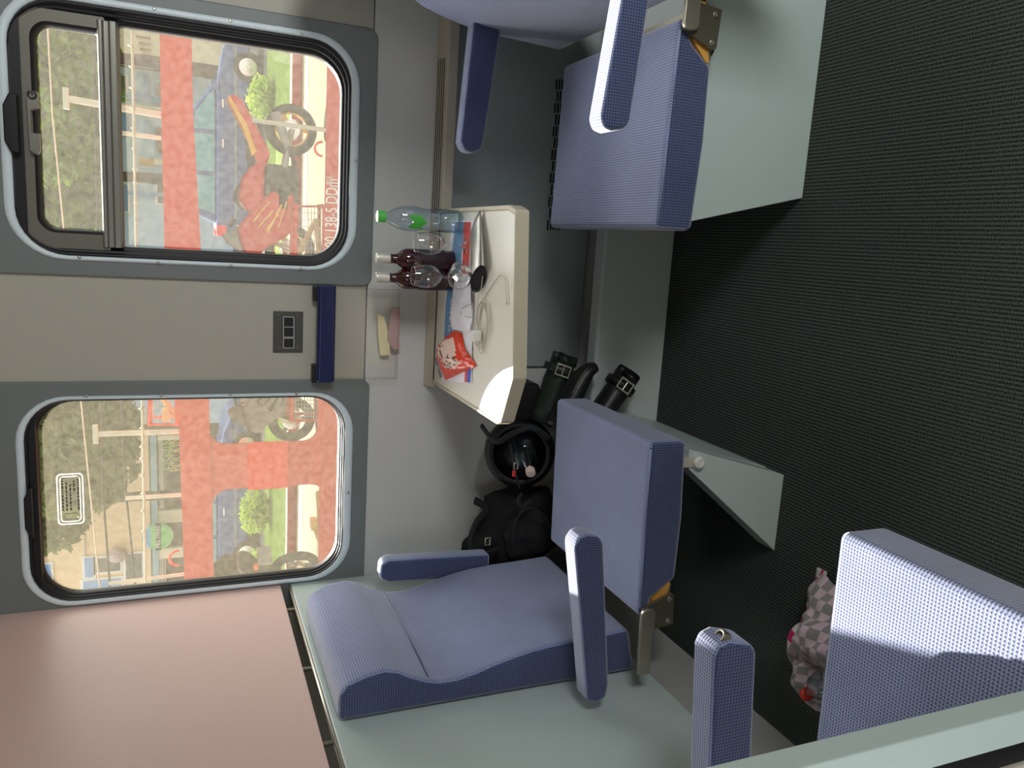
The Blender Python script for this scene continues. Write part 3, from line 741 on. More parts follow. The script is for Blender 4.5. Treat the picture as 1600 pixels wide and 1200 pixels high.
# brochure under the things (a long printed map strip)
br = [onT(x, y, .001) for x, y in ((722, 345), (744, 345), (738, 600), (687, 592), (692, 455), (718, 452))]
bc = thing('brochure', 'long printed leaflet with blue and red bands lying under the bottles', 'leaflet', br[0])
A = [onT(x, y, .0006) for x, y in ((706, 345), (737, 344), (741, 345), (737, 598), (725, 598), (690, 594), (697, 450))]
bm = NB(); hull3(bm, A, [p+Vector((0, 0, .0012)) for p in A]); obj('sheet', bm, 'paper', bc)
def band(name, pts, m, z=.0020):
    A = [onT(x, y, z) for x, y in pts]; bm = NB(); hull3(bm, A, [p+Vector((0, 0, .0006)) for p in A]); return obj(name, bm, m, bc)
band('blue_band', ((712, 347), (725, 347), (718, 452), (706, 520), (702, 560), (691, 585), (697, 470)), 'map_blue')
band('red_band', ((725, 347), (736, 347), (732, 430), (722, 430)), 'map_red')
band('red_band', ((727, 575), (731, 575), (730, 597), (726, 597)), 'map_red')
band('blue_stripe', ((731, 575), (736, 575), (735, 598), (730, 597)), 'print_blue')
def flat(p, ang): return Matrix.Translation(p) @ Matrix.Rotation(ang, 4, 'Z')
p = onT(697, 588, .0032); q = onT(706, 470, .0032)
letters('lettering', 'NYARI KULTURALIS', (q-p).length/8.6, 'paper', bc, flat(p, math.atan2((q-p).y, (q-p).x)), .0002)

# water bottle
def place(x, y, z=ZT): return at(x, y, Z=z)
wp = place(719, 347); wp.z = ZT-.001
wb = thing('water_bottle', 'clear half-litre water bottle with green cap at the back right of the table', 'bottle', wp)
prof = [(.012, .003), (.028, .0), (.032, .006), (.0325, .02), (.0305, .026), (.0325, .032), (.0325, .046), (.0308, .051), (.0325, .056), (.0325, .072), (.030, .085), (.0285, .098), (.030, .112), (.0335, .122), (.034, .14), (.0325, .158), (.027, .175), (.019, .190), (.0135, .198), (.0125, .206)]
bm = NB(); lathe(bm, prof, 28); obj('bottle_body', bm, 'clear_water', wb, smooth=True, local=True)
bm = NB(); lathe(bm, [(.003, .004), (.026, .004), (.030, .012), (.0305, .04), (.0305, .066), (.028, .0665)], 24); obj('water', bm, 'clear_water', wb, smooth=True, local=True)
bm = NB(); lathe(bm, [(.0145, .203), (.0155, .206), (.0155, .222), (.0145, .224)], 24); wc = obj('cap', bm, 'cap_green', wb, smooth=False, local=True, bevel=.001)
bm = NB(); lathe(bm, [(.0146, .2242), (.013, .2252)], 20); obj('cap_top', bm, 'cap_white', wc, local=True)
bm = NB()
def lb(u, v):
    a = math.radians(-140+66*u); r = .0345; return (r*math.cos(a), r*math.sin(a), .108+.034*v+.006*math.sin(u*9))
grid(bm, lb, 10, 4); obj('torn_label', bm, 'label_green', wb, smooth=True, local=True)
wb.scale = (1.06, 1.06, 1.10)

# wine glasses
def glass_parts(root):
    bm = NB(); P = [(.0, .0005), (.030, .0005), (.031, .002), (.012, .006), (.0045, .012), (.0035, .03), (.0035, .058), (.006, .064)]
    lathe(bm, [(max(r, .0008), z) for r, z in P], 28); obj('foot', bm, 'clear_glass', root, smooth=True, local=True)
    bm = NB(); Q = [(.004, .063), (.018, .070), (.029, .084), (.0335, .102), (.0325, .122), (.029, .140), (.0275, .148)]
    lathe(bm, Q, 32, cap=False); obj('bowl', bm, 'clear_glass', root, smooth=True, local=True)
    bm = NB(); tube(bm, [(.0275*math.cos(t), .0275*math.sin(t), .148) for t in [2*PI*k/36 for k in range(36)]], .0013, 6, True); obj('lip', bm, 'clear_glass', root, smooth=True, local=True)
    return root
g1p = place(728, 384); g1p.z = ZT-.001
g1 = glass_parts(thing('wine_glass', 'empty stemmed wine glass standing beside the water bottle', 'glass', g1p, 'wine glasses on the table'))
p = place(722, 434); p.z = ZT-.001; dup(g1, p, 'empty stemmed wine glass in front of the left red wine bottle')
g3 = dup(g1, (place(724, 402)+Vector((0, 0, .031-ZT*0))), 'wine glass tipped on its side in front of the two red wine bottles')
g3.location = place(722, 424, ZT+.036); g3.rotation_euler = (math.radians(68), math.radians(10), math.radians(-10))
# wine bottles
def wine(root):
    bm = NB(); P = [(.012, .004), (.026, 0), (.0285, .004), (.0285, .105), (.0275, .116), (.021, .126), (.0135, .133), (.012, .140), (.012, .152)]
    lathe(bm, P, 28); bo = obj('bottle_body', bm, 'wine_red', root, smooth=True, local=True)
    bm = NB(); lathe(bm, [(.0132, .150), (.0138, .152), (.0138, .178), (.0128, .181)], 24); cp = obj('screw_cap', bm, 'silver_cap', root, local=True, bevel=.001)
    bm = NB(); lathe(bm, [(.0288, .025), (.0290, .026), (.0290, .082), (.0288, .083)], 28, cap=False); obj('label', bm, 'wine_label', root, smooth=True, local=True)
    root.scale = (1.12, 1.12, 1.30); return root
p = place(708, 409); p.z = ZT-.001
b1 = wine(thing('wine_bottle', 'small dark red wine bottle with silver cap, the one nearer the water bottle', 'bottle', p, 'small wine bottles on the table'))
p = place(706, 438); p.z = ZT-.001; dup(b1, p, 'small dark red wine bottle with silver cap, the left one of the pair')

# glasses case (silver-black pouch): flattened lens-shaped tube with an open dark end
cs = thing('spectacle_case', 'silver-black spectacle pouch lying on the table with its open end to the left', 'case', onT(750, 390))
p0 = onT(741, 350, .012); p1 = onT(747, 436, .020)
bm = NB(); rings = []
ax = (p1-p0); wdir = Vector((ax.y, -ax.x, 0)).normalized()
if wdir.y > 0: wdir = -wdir
N = 9; K = 20
for i in range(N+1):
    t = i/N; c = p0.lerp(p1, t); hw = .044+.003*math.sin(t*PI); hh = .007+.010*t
    c.z = ZT+hh+.0015
    rings.append([c+wdir*(hw*math.cos(2*PI*k/K))+Vector((0, 0, hh*math.sin(2*PI*k/K)))-ax.normalized()*(.010*math.sin(2*PI*k/K)*t+.018*math.cos(2*PI*k/K)) for k in range(K)])
R = [[bm.verts.new(q) for q in r] for r in rings]
for A, B in zip(R, R[1:]):
    for k in range(K): bm.faces.new((A[k], A[(k+1) % K], B[(k+1) % K], B[k]))
bm.faces.new(R[0][::-1]); obj('pouch', bm, 'case_silver', cs, smooth=True)
bm = NB(); c = p0.lerp(p1, .975); 
m_r = [(p0.lerp(p1, .985)*0+((v-p1)*.93+p1)) for v in rings[-1]]
f0 = [bm.verts.new(v-ax.normalized()*.002) for v in m_r]; bm.faces.new(f0); obj('lining', bm, 'rubber', cs)
bm = NB(); tube(bm, [v for v in rings[-1]], .0012, 6, True); obj('pouch_lip', bm, 'black_plastic', cs, smooth=True)

# crumpled napkin
nk = [(712, 427), (731, 428), (735, 438), (736, 470), (738, 500), (733, 519), (706, 514), (704, 490), (708, 455)]
A = [onT(x, y, .004+.004*(i % 2)) for i, (x, y) in enumerate(nk)]
c = sum(A, Vector())/len(A); c.z += .006
bm = NB(); cv = bm.verts.new(c); vs = [bm.verts.new(p) for p in A]; ms = [bm.verts.new(p.lerp(c, .5)+Vector((0, 0, .004*((i*7) % 3-1)))) for i, p in enumerate(A)]
n_ = len(vs)
for i in range(n_):
    bm.faces.new((vs[i], vs[(i+1) % n_], ms[(i+1) % n_], ms[i])); bm.faces.new((ms[i], ms[(i+1) % n_], cv))
tag(obj('paper_napkin', bm, 'paper', solid=.001), 'white crumpled paper napkin lying between the glasses and the cable', 'napkin')

# white charging cable: coil, loops, plug
cb = thing('charging_cable', 'white charging cable coiled on the table with its plug', 'cable', onT(756, 510))
rnd = random.Random(11); bm = NB()
cc = onT(757, 510)
for k in range(4):
    e1, e2 = .050+.006*k, .030+.004*k; ph = rnd.uniform(0, 6); cxk = cc+Vector((rnd.uniform(-.006, .006), rnd.uniform(-.005, .005), 0))
    tube(bm, [cxk+Vector((e1*math.cos(t)*(1 if math.cos(t) < 0 else 1.1), e2*math.sin(t)*(1+.25*math.cos(t)), .003+.002*k+.002*math.sin(2*t+ph))) for t in [2*PI*j/40 for j in range(40)]], .0013, 6, True)
obj('coil', bm, 'cable_white', cb, smooth=True)
def spline(pts, n=10):
    out = []; P = [pts[0]]+pts+[pts[-1]]
    for i in range(1, len(P)-2):
        for j in range(n):
            t = j/n; a, b, c, d = P[i-1:i+3]
            out.append(.5*((2*b)+(c-a)*t+(2*a-5*b+4*c-d)*t*t+(3*b-a-3*c+d)*t**3))
    out.append(pts[-1]); return out
bm = NB()
tube(bm, spline([onT(752, 433, .010), onT(748, 460, .006), onT(745, 500, .005), onT(752, 530, .004)]), .0013, 6)
tube(bm, spline([onT(754, 432, .012), onT(752, 462, .006), onT(760, 490, .005), onT(770, 520, .004)]), .0013, 6)
tube(bm, spline([onT(748, 478, .004), onT(765, 452, .003), onT(780, 431, .003), onT(789, 436, .003), onT(791, 455, .003), onT(792, 474, .003)]), .0014, 6)
tube(bm, spline([onT(738, 474, .010), onT(721, 483, .012), onT(722, 492, .012), onT(738, 496, .010)]), .0012, 6)
obj('lead', bm, 'cable_white', cb, smooth=True)
a = onT(792, 474, .003); bm = NB(); ell(bm, a, (.0045, .0028, .0026), sub=2); obj('connector', bm, 'cable_white', cb, smooth=True)
c = onT(745, 524, .012); bm = NB(); box(bm, c.x-.018, c.x+.013, c.y-.012, c.y+.012, ZT+.001, ZT+.025); pg = obj('plug', bm, 'white_plastic', cb, bevel=.005)
bm = NB()
for s in (-1, 1): tube(bm, [(c.x-.018, c.y+s*.006, ZT+.013), (c.x-.030, c.y+s*.006, ZT+.013)], .0022, 8)
obj('pin', bm, 'chrome', pg, smooth=True)

# sweet bag
bgp = onT(715, 555)
bg_ = thing('sweet_bag', 'crumpled orange-red sweet bag with clear window at the left of the table', 'bag', bgp)
cor = [onT(x, y, 0) for x, y in ((712, 518), (734, 524), (745, 570), (727, 583), (708, 597), (688, 560))]
cor = {'a': onT(711, 516), 'b': onT(735, 524), 'c': onT(746, 572), 'd': onT(698, 594), 'e': onT(684, 548)}
def bagp(u, v):
    lo = cor['e'].lerp(cor['d'], u); hi = cor['a'].lerp(cor['c'] if u > .5 else cor['b'], abs(u-.0) if False else min(1, u*1.0))
    p = lo.lerp(hi, v); e = (math.sin(PI*min(max(u, 0), 1))**.6)*(math.sin(PI*min(max(v, 0), 1))**.6)
    h = .034*e+.006*noise.noise(Vector((u*6, v*6, 3)))+.003*noise.noise(Vector((u*17, v*17, 1)))
    return Vector((p.x, p.y, ZT+max(.001, h+.003)))
bm = NB(); grid(bm, bagp, 30, 24)
for f in bm.faces:
    c = f.calc_center_median()
bm.faces.ensure_lookup_table()
for i, f in enumerate(bm.faces):
    u, v = (i//24)/30, (i % 24)/24
    n_v = noise.noise(Vector((u*13, v*13, 9)))
    if (u-.55)**2/.10+(v-.55)**2/.075 < 1+.5*n_v: f.material_index = 1 if n_v > -.12 else 2
bg_front = obj('bag_film', bm, ['bag_orange', 'bag_white', 'bag_brown'], bg_, smooth=True)
def bag_text(txt, uv0, uv1, size, m):
    p = bagp(*uv0); q = bagp(*uv1); d = (q-p).normalized(); nrm = Vector((0, -.35, 1)); nrm = (nrm-d*nrm.dot(d)).normalized(); s = nrm.cross(d)
    mt = Matrix((d, s, nrm)).transposed().to_4x4(); mt.translation = p+nrm*.009
    letters('lettering', txt, size, m, bg_, mt, .0003)
bag_text('BERGEN', (.93, .03), (.2, .10), .020, 'print_navy')
bag_text('ZIM', (.8, .40), (.4, .45), .022, 'map_red')

# ================================================================== BAGS AND BOOTS BEHIND THE LEFT SEAT
# helmet, opening towards the camera
hcn = at(812, 706, Y=2.30)
hm = thing('motorcycle_helmet', 'black motorcycle helmet with open face holding a bottle, behind the left seat', 'helmet', hcn-Vector((0, 0, .12)))
look = (EYE-hcn).normalized(); look = (look+Vector((-.1, 0, -.0))).normalized()
Q = look.to_track_quat('Z', 'Y').to_matrix()
bm = NB(); K = 30
P = [(.0008, -.105), (.05, -.10), (.088, -.075), (.112, -.035), (.118, .0), (.112, .035), (.098, .060), (.090, .066), (.084, .060), (.090, .03), (.096, -.01), (.086, -.05), (.05, -.075), (.0008, -.08)]
lathe(bm, P, K, Matrix.Translation(hcn) @ Q.to_4x4() @ Matrix.Diagonal((1.0, 1.0, 1, 1)), cap=False)
obj('shell', bm, 'helmet_black', hm, smooth=True)
bm = NB(); tube(bm, [hcn+Q @ Vector((.094*math.cos(t), .094*math.sin(t), .064)) for t in [2*PI*k/36 for k in range(36)]], .005, 8, True); obj('edge_trim', bm, 'helmet_lining', hm, smooth=True)
bm = NB(); pts = spline([at(752, 665, Y=2.23), at(775, 690, Y=2.17), at(800, 678, Y=2.15), at(830, 668, Y=2.15), at(858, 685, Y=2.18)])
tube(bm, pts, .010, 8, flat=.5); obj('chin_bar', bm, 'helmet_lining', hm, smooth=True)
bm = NB(); pts = spline([at(797, 695, Y=2.20), at(803, 720, Y=2.17), at(806, 742, Y=2.17), at(812, 762, Y=2.18)])
tube(bm, pts, .008, 8, flat=.35); cs_ = obj('chin_strap', bm, 'black_cloth', hm, smooth=True)
c = at(803, 740, Y=2.163); bm = NB(); box(bm, c.x-.010, c.x+.010, c.y-.004, c.y+.004, c.z-.005, c.z+.005); obj('strap_buckle', bm, 'red_plastic', cs_, bevel=.002)
c = at(806, 728, Y=2.163); bm = NB(); tube(bm, [c+Vector((sx*.010, 0, sz*.006)) for sx, sz in ((-1, -1), (1, -1), (1, 1), (-1, 1))], .002, 6, True); obj('strap_ring', bm, 'buckle', cs_, smooth=True)
# bottle inside the helmet
bt = at(829, 738, Y=2.16); bb = at(822, 700, Y=2.26); ax = (bt-bb).normalized()
wb2 = thing('plastic_bottle', 'clear plastic bottle with pale rose cap lying inside the black helmet', 'bottle', bb)
Q2 = ax.to_track_quat('Z', 'Y').to_matrix().to_4x4(); LN = (bt-bb).length
bm = NB(); lathe(bm, [(.010, -.05), (.030, -.045), (.032, -.02), (.030, 0), (.032, LN*.35), (.028, LN*.6), (.015, LN*.85), (.012, LN*.9)], 24, Matrix.Translation(bb) @ Q2); obj('bottle_body', bm, 'clear_water', wb2, smooth=True)
bm = NB(); lathe(bm, [(.0145, LN*.88), (.0155, LN*.9), (.0155, LN+.006), (.0125, LN+.009), (.010, LN+.0085), (.005, LN+.0085), (.003, LN+.0095)], 22, Matrix.Translation(bb) @ Q2); obj('cap', bm, 'cap_rose', wb2, smooth=True)
# rucksack
rkc = at(800, 830, Y=2.30)
rk = thing('rucksack', 'black rucksack with thin piping slumped behind the left seat cushion', 'bag', Vector((rkc.x, 2.32, .27)))
def lump(s, amp, fr=2.2): return lambda p: p*(1+amp*noise.noise(p*fr+Vector((s, s, s))))
bm = NB(); ell(bm, at(815, 820, Y=2.345), (.15, .085, .15), sub=4, fn=lump(1, .30)); obj('main_body', bm, 'black_cloth', rk, smooth=True)
bm = NB(); ell(bm, at(825, 835, Y=2.275), (.085, .06, .09), sub=4, fn=lump(4, .22)); fp = obj('front_pocket', bm, 'black_cloth', rk, smooth=True)
bm = NB(); tube(bm, spline([at(800, 850, Y=2.185), at(806, 815, Y=2.165), at(822, 795, Y=2.16), at(845, 800, Y=2.165), at(860, 825, Y=2.18)]), .0022, 6); obj('piping', bm, 'helmet_lining', fp, smooth=True)
bm = NB(); ell(bm, at(755, 850, Y=2.365), (.11, .065, .055), rot=Matrix.Rotation(.5, 3, 'Y'), sub=4, fn=lump(7, .35)); obj('top_flap', bm, 'black_cloth', rk, smooth=True)
bm = NB(); tube(bm, spline([at(742, 782, Y=2.32), at(760, 795, Y=2.28), at(745, 815, Y=2.28), at(735, 845, Y=2.28), at(745, 868, Y=2.26), at(780, 858, Y=2.23)]), .016, 8, flat=.4); obj('shoulder_strap', bm, 'black_cloth', rk, smooth=True)
c = at(762, 846, Y=2.235); bm = NB(); tube(bm, [c+Vector((sx*.012, 0, sz*.008)) for sx, sz in ((-1, -1), (1, -1), (1, 1), (-1, 1))], .0022, 6, True); obj('strap_slider', bm, 'buckle', rk, smooth=True)
bm = NB(); tube(bm, spline([at(815, 772, Y=2.20), at(810, 782, Y=2.18), at(816, 792, Y=2.18), at(830, 782, Y=2.19)]), .006, 8); obj('grab_loop', bm, 'helmet_lining', rk, smooth=True)
# dark leather pannier behind the boots
lp = thing('leather_pannier', 'dark leather pannier with stitched flap under the left corner of the table', 'bag', at(838, 612, Y=2.34)-Vector((0, 0, .12)))
A = [at(x, y, Y=2.30) for x, y in ((812, 598), (845, 600), (852, 655), (800, 668), (803, 625))]
bm = NB(); hull3(bm, A, [p+Vector((0, .12, 0)) for p in A]); obj('body', bm, 'black_leather', lp, bevel=.015, seg=4)
bm = NB()
for k in (0, 1): tube(bm, [at(818+k*10, 603, Y=2.297), at(816+k*10, 640, Y=2.297)], .0018, 6)
obj('stitching', bm, 'helmet_lining', lp, smooth=True)
# boots
def boot(label, P0, P1, r0, r1, m, bucklepos, toe=None, up=Vector((0, -1, .35))):
    root = thing('leather_boot', label, 'boot', P0.lerp(P1, .5)-Vector((0, 0, r1)), 'buckled boots behind the left seat')
    ax = (P1-P0); d = ax.normalized()
    pts = [P0.lerp(P1, t) for t in (0, .2, .4, .6, .75, .9, 1)]
    bm = NB(); tube(bm, pts, [r0, r0*1.0, r0*.95, (r0+r1)/2, r1, r1*1.03, r1*1.05], 18, flat=.8)
    for v in bm.verts: v.co += Vector((noise.noise(v.co*22), noise.noise(v.co*22+Vector((5, 5, 5))), noise.noise(v.co*22+Vector((9, 9, 9)))))*.006
    bm.faces.ensure_lookup_table(); top = bm.faces[-1]
    r = bmesh.ops.inset_region(bm, faces=[top], thickness=.006); bmesh.ops.translate(bm, verts=top.verts[:], vec=-d*.03)
    sh = obj('shaft', bm, m, root, smooth=True)
    if bucklepos:
        c = P0.lerp(P1, bucklepos[0]); n = (up-d*up.dot(d)).normalized(); s = d.cross(n)
        rr_ = r1*1.06
        bm = NB(); K = 28; w2 = .012
        lp_ = lambda off, rad: [c+d*off+(n*math.cos(2*PI*k/K)+s*math.sin(2*PI*k/K))*rad for k in range(K)]
        loops(bm, [lp_(-w2, rr_*.93), lp_(-w2, rr_+.003), lp_(w2, rr_+.003), lp_(w2, rr_*.93)]); sp_ = obj('strap', bm, m, root, smooth=True)
        cb_ = c+n*(rr_+.007)
        bm = NB(); tube(bm, [cb_+d*(a*.017)+s*(b*.022) for a, b in ((-1, -1), (1, -1), (1, 1), (-1, 1))], .0036, 6, True)
        tube(bm, [cb_-d*.016, cb_+d*.012], .002, 6); obj('buckle', bm, 'buckle', sp_, smooth=False)
    if toe:
        bm = NB(); tube(bm, toe[0], toe[1], 16, flat=.75); obj('toe', bm, m, root, smooth=True)
    return root
boot('dark green leather boot shaft with pale square buckle, topmost of the boots below the table', at(846, 660, Y=2.27), at(884, 554, Y=2.27), .047, .050, 'green_leather', (.78, 0))
boot('black leather boot shaft with square buckle lying nearest the aisle against the heater cover', at(925, 665, Y=2.15), at(984, 580, Y=2.15), .050, .046, 'black_leather', (.74, 0))
tp = spline([at(868, 668, Y=2.17), at(888, 628, Y=2.17), at(904, 598, Y=2.17), at(918, 580, Y=2.165), at(932, 573, Y=2.16)], 5)
n_ = len(tp)
bt_ = thing('boot_toe', 'black leather boot toe curling up between the two buckled boot shafts', 'boot', tp[n_//2]-Vector((0, 0, .05)))
bm = NB(); tube(bm, tp, [.048*(1-.62*(i/(n_-1))**2) for i in range(n_)], 16, flat=.75); obj('vamp', bm, 'black_leather', bt_, smooth=True)
bm = NB()
for k in (-.012, .0, .010):
    tube(bm, [p+Vector((k*.8, -.036*(1-.62*(i/(n_-1))**2), k+.008)) for i, p in enumerate(tp[:-4])], .0014, 5)
obj('stitching', bm, 'sash_grey', bt_, smooth=True)

# ================================================================== THINGS ON THE AISLE FLOOR
kc = at(1255, 1000, Z=.10)
bm = NB()
def scarf(u, v):
    x, y = u*2-1, v*2-1
    r = math.sqrt(x*x+y*y)
    n1 = noise.noise(Vector((x*1.7+3, y*1.7, 2))); n2 = noise.noise(Vector((x*4+1, y*4, 7)))
    h = max(0, 1-r*r*.62)*(.125+.07*n1+.035*n2)
    k = 1+.10*n1
    return Vector((kc.x-.012+x*.160*k+.02*n2, kc.y-.045+y*.125*k, max(.003, h)))
grid(bm, scarf, 60, 46)
tag(obj('knitted_scarf', bm, 'knit_checks', smooth=True, solid=.006), 'knitted scarf in grey, pink and crimson checks on the floor beside the near seat', 'scarf')
c0 = at(1258, 1086, Z=.19); c1 = at(1300, 1062, Z=.19); d = (c1-c0).normalized()
rb = thing('water_bottle', 'clear bottle with red cap lying by the knitted scarf next to the near seat', 'bottle', c0)
Q3 = d.to_track_quat('Z', 'Y').to_matrix().to_4x4()
bm = NB(); lathe(bm, [(.010, -.004), (.0135, -.002), (.0145, 0), (.0145, .014), (.013, .016)], 20, Matrix.Translation(c0) @ Q3); obj('cap', bm, 'red_plastic', rb, smooth=True)
bm = NB(); lathe(bm, [(.0125, .013), (.0125, .022), (.018, .034), (.029, .055), (.031, .075), (.031, .17), (.028, .18)], 24, Matrix.Translation(c0) @ Q3); obj('bottle_body', bm, 'clear_water', rb, smooth=True)

# ================================================================== OUTSIDE
bm = NB(); box(bm, -40, 40, 2.9, 17, -1.5, -1.2); tag(obj('ballast_bed', bm, 'ballast'), 'brown gravel track bed beside the train', 'gravel', kind='structure')
bm = NB(); prism(bm, [(13.2, -1.45), (13.2, -1.2), (16.6, -.23), (17.2, -.21), (60, -.21), (60, -1.45)], 'x', -60, 60); gb_ = obj('grass_bank', bm, 'grass'); tag(gb_, 'green grass bank rising behind the car-carrying wagon', 'grass', kind='structure')
bm = NB(); box(bm, -60, 60, 18.6, 31, -.22, -.20); tag(obj('road', bm, 'road'), 'grey street in front of the buildings', 'road', kind='structure')

# --- car-carrying wagon on the next track
WY = 9.0
wg = thing('car_wagon', 'red double-deck car-carrying wagon standing on the next track', 'wagon', (0, WY, -1.2))
def wpt(x, y, Y=WY): p = at(x, y, Y=Y); return (p.x, p.z)
bot = [wpt(299, 40), wpt(302, 180), wpt(314, 392), wpt(326, 600), wpt(335, 930)]
topl = [wpt(289, 930), wpt(277, 600), wpt(259, 420), wpt(257, 388), wpt(252, 180), wpt(249, 40)]
bot = [(4.2, bot[0][1])]+bot+[(-8, bot[-1][1])]; topl = [(-8, topl[0][1])]+topl+[(4.2, topl[-1][1])]
bm = NB(); prism(bm, bot+topl, 'y', WY, WY+.14); obj('upper_beam', bm, 'wagon_red', wg)
zsb = Z_(511, 250, WY); zsa = zsb-.55
xs = X_(430, 693, WY)   # right end of the closed side wall
bm = NB(); box(bm, -8, 4.2, WY, WY+.12, zsa, zsb); obj('sill_beam', bm, 'wagon_red', wg)
# closed side wall with two rounded openings
def rcut(x0, x1, y0, y1, r, Y=WY):   # photo box -> rounded loop
    a = at((x0+x1)/2, y0, Y=Y); b = at((x0+x1)/2, y1, Y=Y); zt_ = Z_(x0, (y0+y1)/2, Y); zb_ = Z_(x1, (y0+y1)/2, Y)
    return rrect(b.x, a.x, zb_, zt_, r, 6)
A_ = rcut(327, 498, 560, 693, .17); B_ = rcut(333, 506, 762, 960, .17)
bm = NB(); edges = []
def lp(pts):
    v = [bm.verts.new((p[0], WY+.03, p[1])) for p in pts]
    return [bm.edges.new((v[i], v[(i+1) % len(v)])) for i in range(len(v))]
xr = X_(420, 575, WY); xA = min(p[0] for p in A_)
# open right side of opening A: wall outline steps around it
zl_, zh_ = zsb+.0005, bot[4][1]+.02
outl = [(-8, zl_), (X_(500, 640, WY)+.3, zl_), (X_(500, 640, WY)+.3, zl_+.02)]
edges += lp([(-8, zl_), (xr+.12, zl_), (xr+.12, zh_), (-8, zh_)]); edges += lp(A_); edges += lp(B_)
bmesh.ops.triangle_fill(bm, use_beauty=True, edges=edges)
ret = bmesh.ops.extrude_face_region(bm, geom=bm.faces[:])
for g in ret['geom']:
    if isinstance(g, bmesh.types.BMVert): g.co.y = WY+.07
obj('side_wall', bm, 'wagon_red', wg)
a = at(388, 692, Y=WY); b = at(450, 763, Y=WY)
bm = NB(); box(bm, b.x, a.x, WY+.018, WY+.03, Z_(450, 728, WY), Z_(388, 728, WY)); obj('bright_patch', bm, 'wagon_red_bright', wg)
# lettering on the sill
p = at(521.5, 387, Y=WY-.012); q = at(518, 278, Y=WY-.012)
letters('lettering', '80 138-5 DDm', .185, 'white_letter', wg, wallm(Vector((p.x, WY-.012, Z_(518.5, 330, WY)))), .003, squeeze=.66)
q = at(514, 289, Y=WY-.012); letters('lettering', '915', .085, 'white_letter', wg, wallm(Vector((q.x, WY-.012, Z_(514.5, 285, WY)))), .003, squeeze=.75)
# deck and far side of the wagon
bm = NB(); box(bm, -8, 4.2, WY+.12, 12.0, zsb-.16, zsb-.10); obj('lower_deck', bm, 'deck_cream', wg)
bm = NB(); box(bm, -8, 4.2, 11.9, 12.0, Z_(474, 110, 11.9), Z_(457.5, 110, 11.9)); obj('far_beam', bm, 'wagon_red_dark', wg)
bm = NB(); box(bm, -8, 4.2, 11.88, 11.99, Z_(457.4, 110, 11.88), Z_(455.5, 110, 11.88)); obj('far_trim', bm, 'white_letter', wg)
bm = NB(); box(bm, -8, 4.2, 11.2, 11.4, zsb-.1, Z_(482, 110, 11.2)); obj('wheel_guide', bm, 'cream_metal', wg)
bm = NB(); box(bm, -8, 4.2, WY+.14, 12.0, Z_(300, 300, WY), Z_(296, 300, WY)); ud = obj('upper_deck', bm, 'wagon_red_dark', wg)
bm.free() if False else None
bm = NB(); tube(bm, [at(206, 40, Y=WY), at(213, 390, Y=WY), at(222, 620, Y=WY), at(228, 940, Y=WY)], .013, 6)
for (x, y) in ((204, 70), (205.5, 103), (206, 136), (207.5, 168), (208.5, 199), (210, 231), (211, 263), (212, 284), (213, 316), (214, 347), (221, 638), (222, 668), (222, 697), (222.6, 715), (223, 742), (223.5, 770), (224, 797), (225, 829)):
    p = at(x, y, Y=WY-.02); q = at(x, y+2.2, Y=WY-.02); tube(bm, [p, q], .026, 6)
obj('railing_cable', bm, 'cream_metal', wg, smooth=True)
for x0, y0, x1, y1, r in ((104, 154, 253, 180, .034), (184, 207, 252, 216, .022), (150, 678.5, 284, 674, .030), (196, 778.5, 286, 773, .024), (170, 912, 288, 897, .022), (394, 188, 509, 203, .024)):
    bm = NB(); p = at(x0, y0, Y=WY+.1); q = at(x1, y1, Y=WY+.1); tube(bm, [p, q], r, 8)
    if x0 in (104, 150):
        box(bm, p.x-.10, p.x+.10, p.y-.03, p.y+.03, p.z-.02, p.z+.03)
    obj('railing_post', bm, 'cream_metal', wg, smooth=False)
# dark wires above
for pts in (((160, 640), (178, 900)), ((192, 640), (212, 925))):
    pass
def wire(label, pts, r, m):
    P = [at(x, y, Y=14) for x, y in pts]; P.sort(key=lambda p: p.x)
    a = P[0]+(P[0]-P[1])/(P[1].x-P[0].x)*(P[0].x+10.5); b = P[-1]+(P[-1]-P[-2])/(P[-1].x-P[-2].x)*(7.5-P[-1].x)
    bm = NB(); tube(bm, [a]+P+[b], r, 6); tag(obj('overhead_wire', bm, m, smooth=True), label, 'wire', 'overhead wires')
wire('dark wire crossing the left window before the beige house, the upper of two', ((158, 620), (161, 770), (171, 905), (172, 925)), .018, 'moto_dark')
wire('dark wire crossing the left window before the beige house, the lower of two', ((190, 620), (196, 760), (199, 790), (213, 928)), .017, 'moto_dark')
wire('pale thin wire crossing the small upper pane of the right window', ((74, 30), (82, 180), (97, 330)), .012, 'cream_metal')
for x, lb_ in ((-10.5, 'left'), (7.5, 'right')):
    mp = thing('wire_mast', 'grey mast beside the track holding the '+lb_+' ends of the wires', 'mast', (x, 14, -1))
    bm = NB(); box(bm, x-.09, x+.09, 13.91, 14.09, -1.1, 5.2); obj('pole', bm, 'moto_grey', mp)

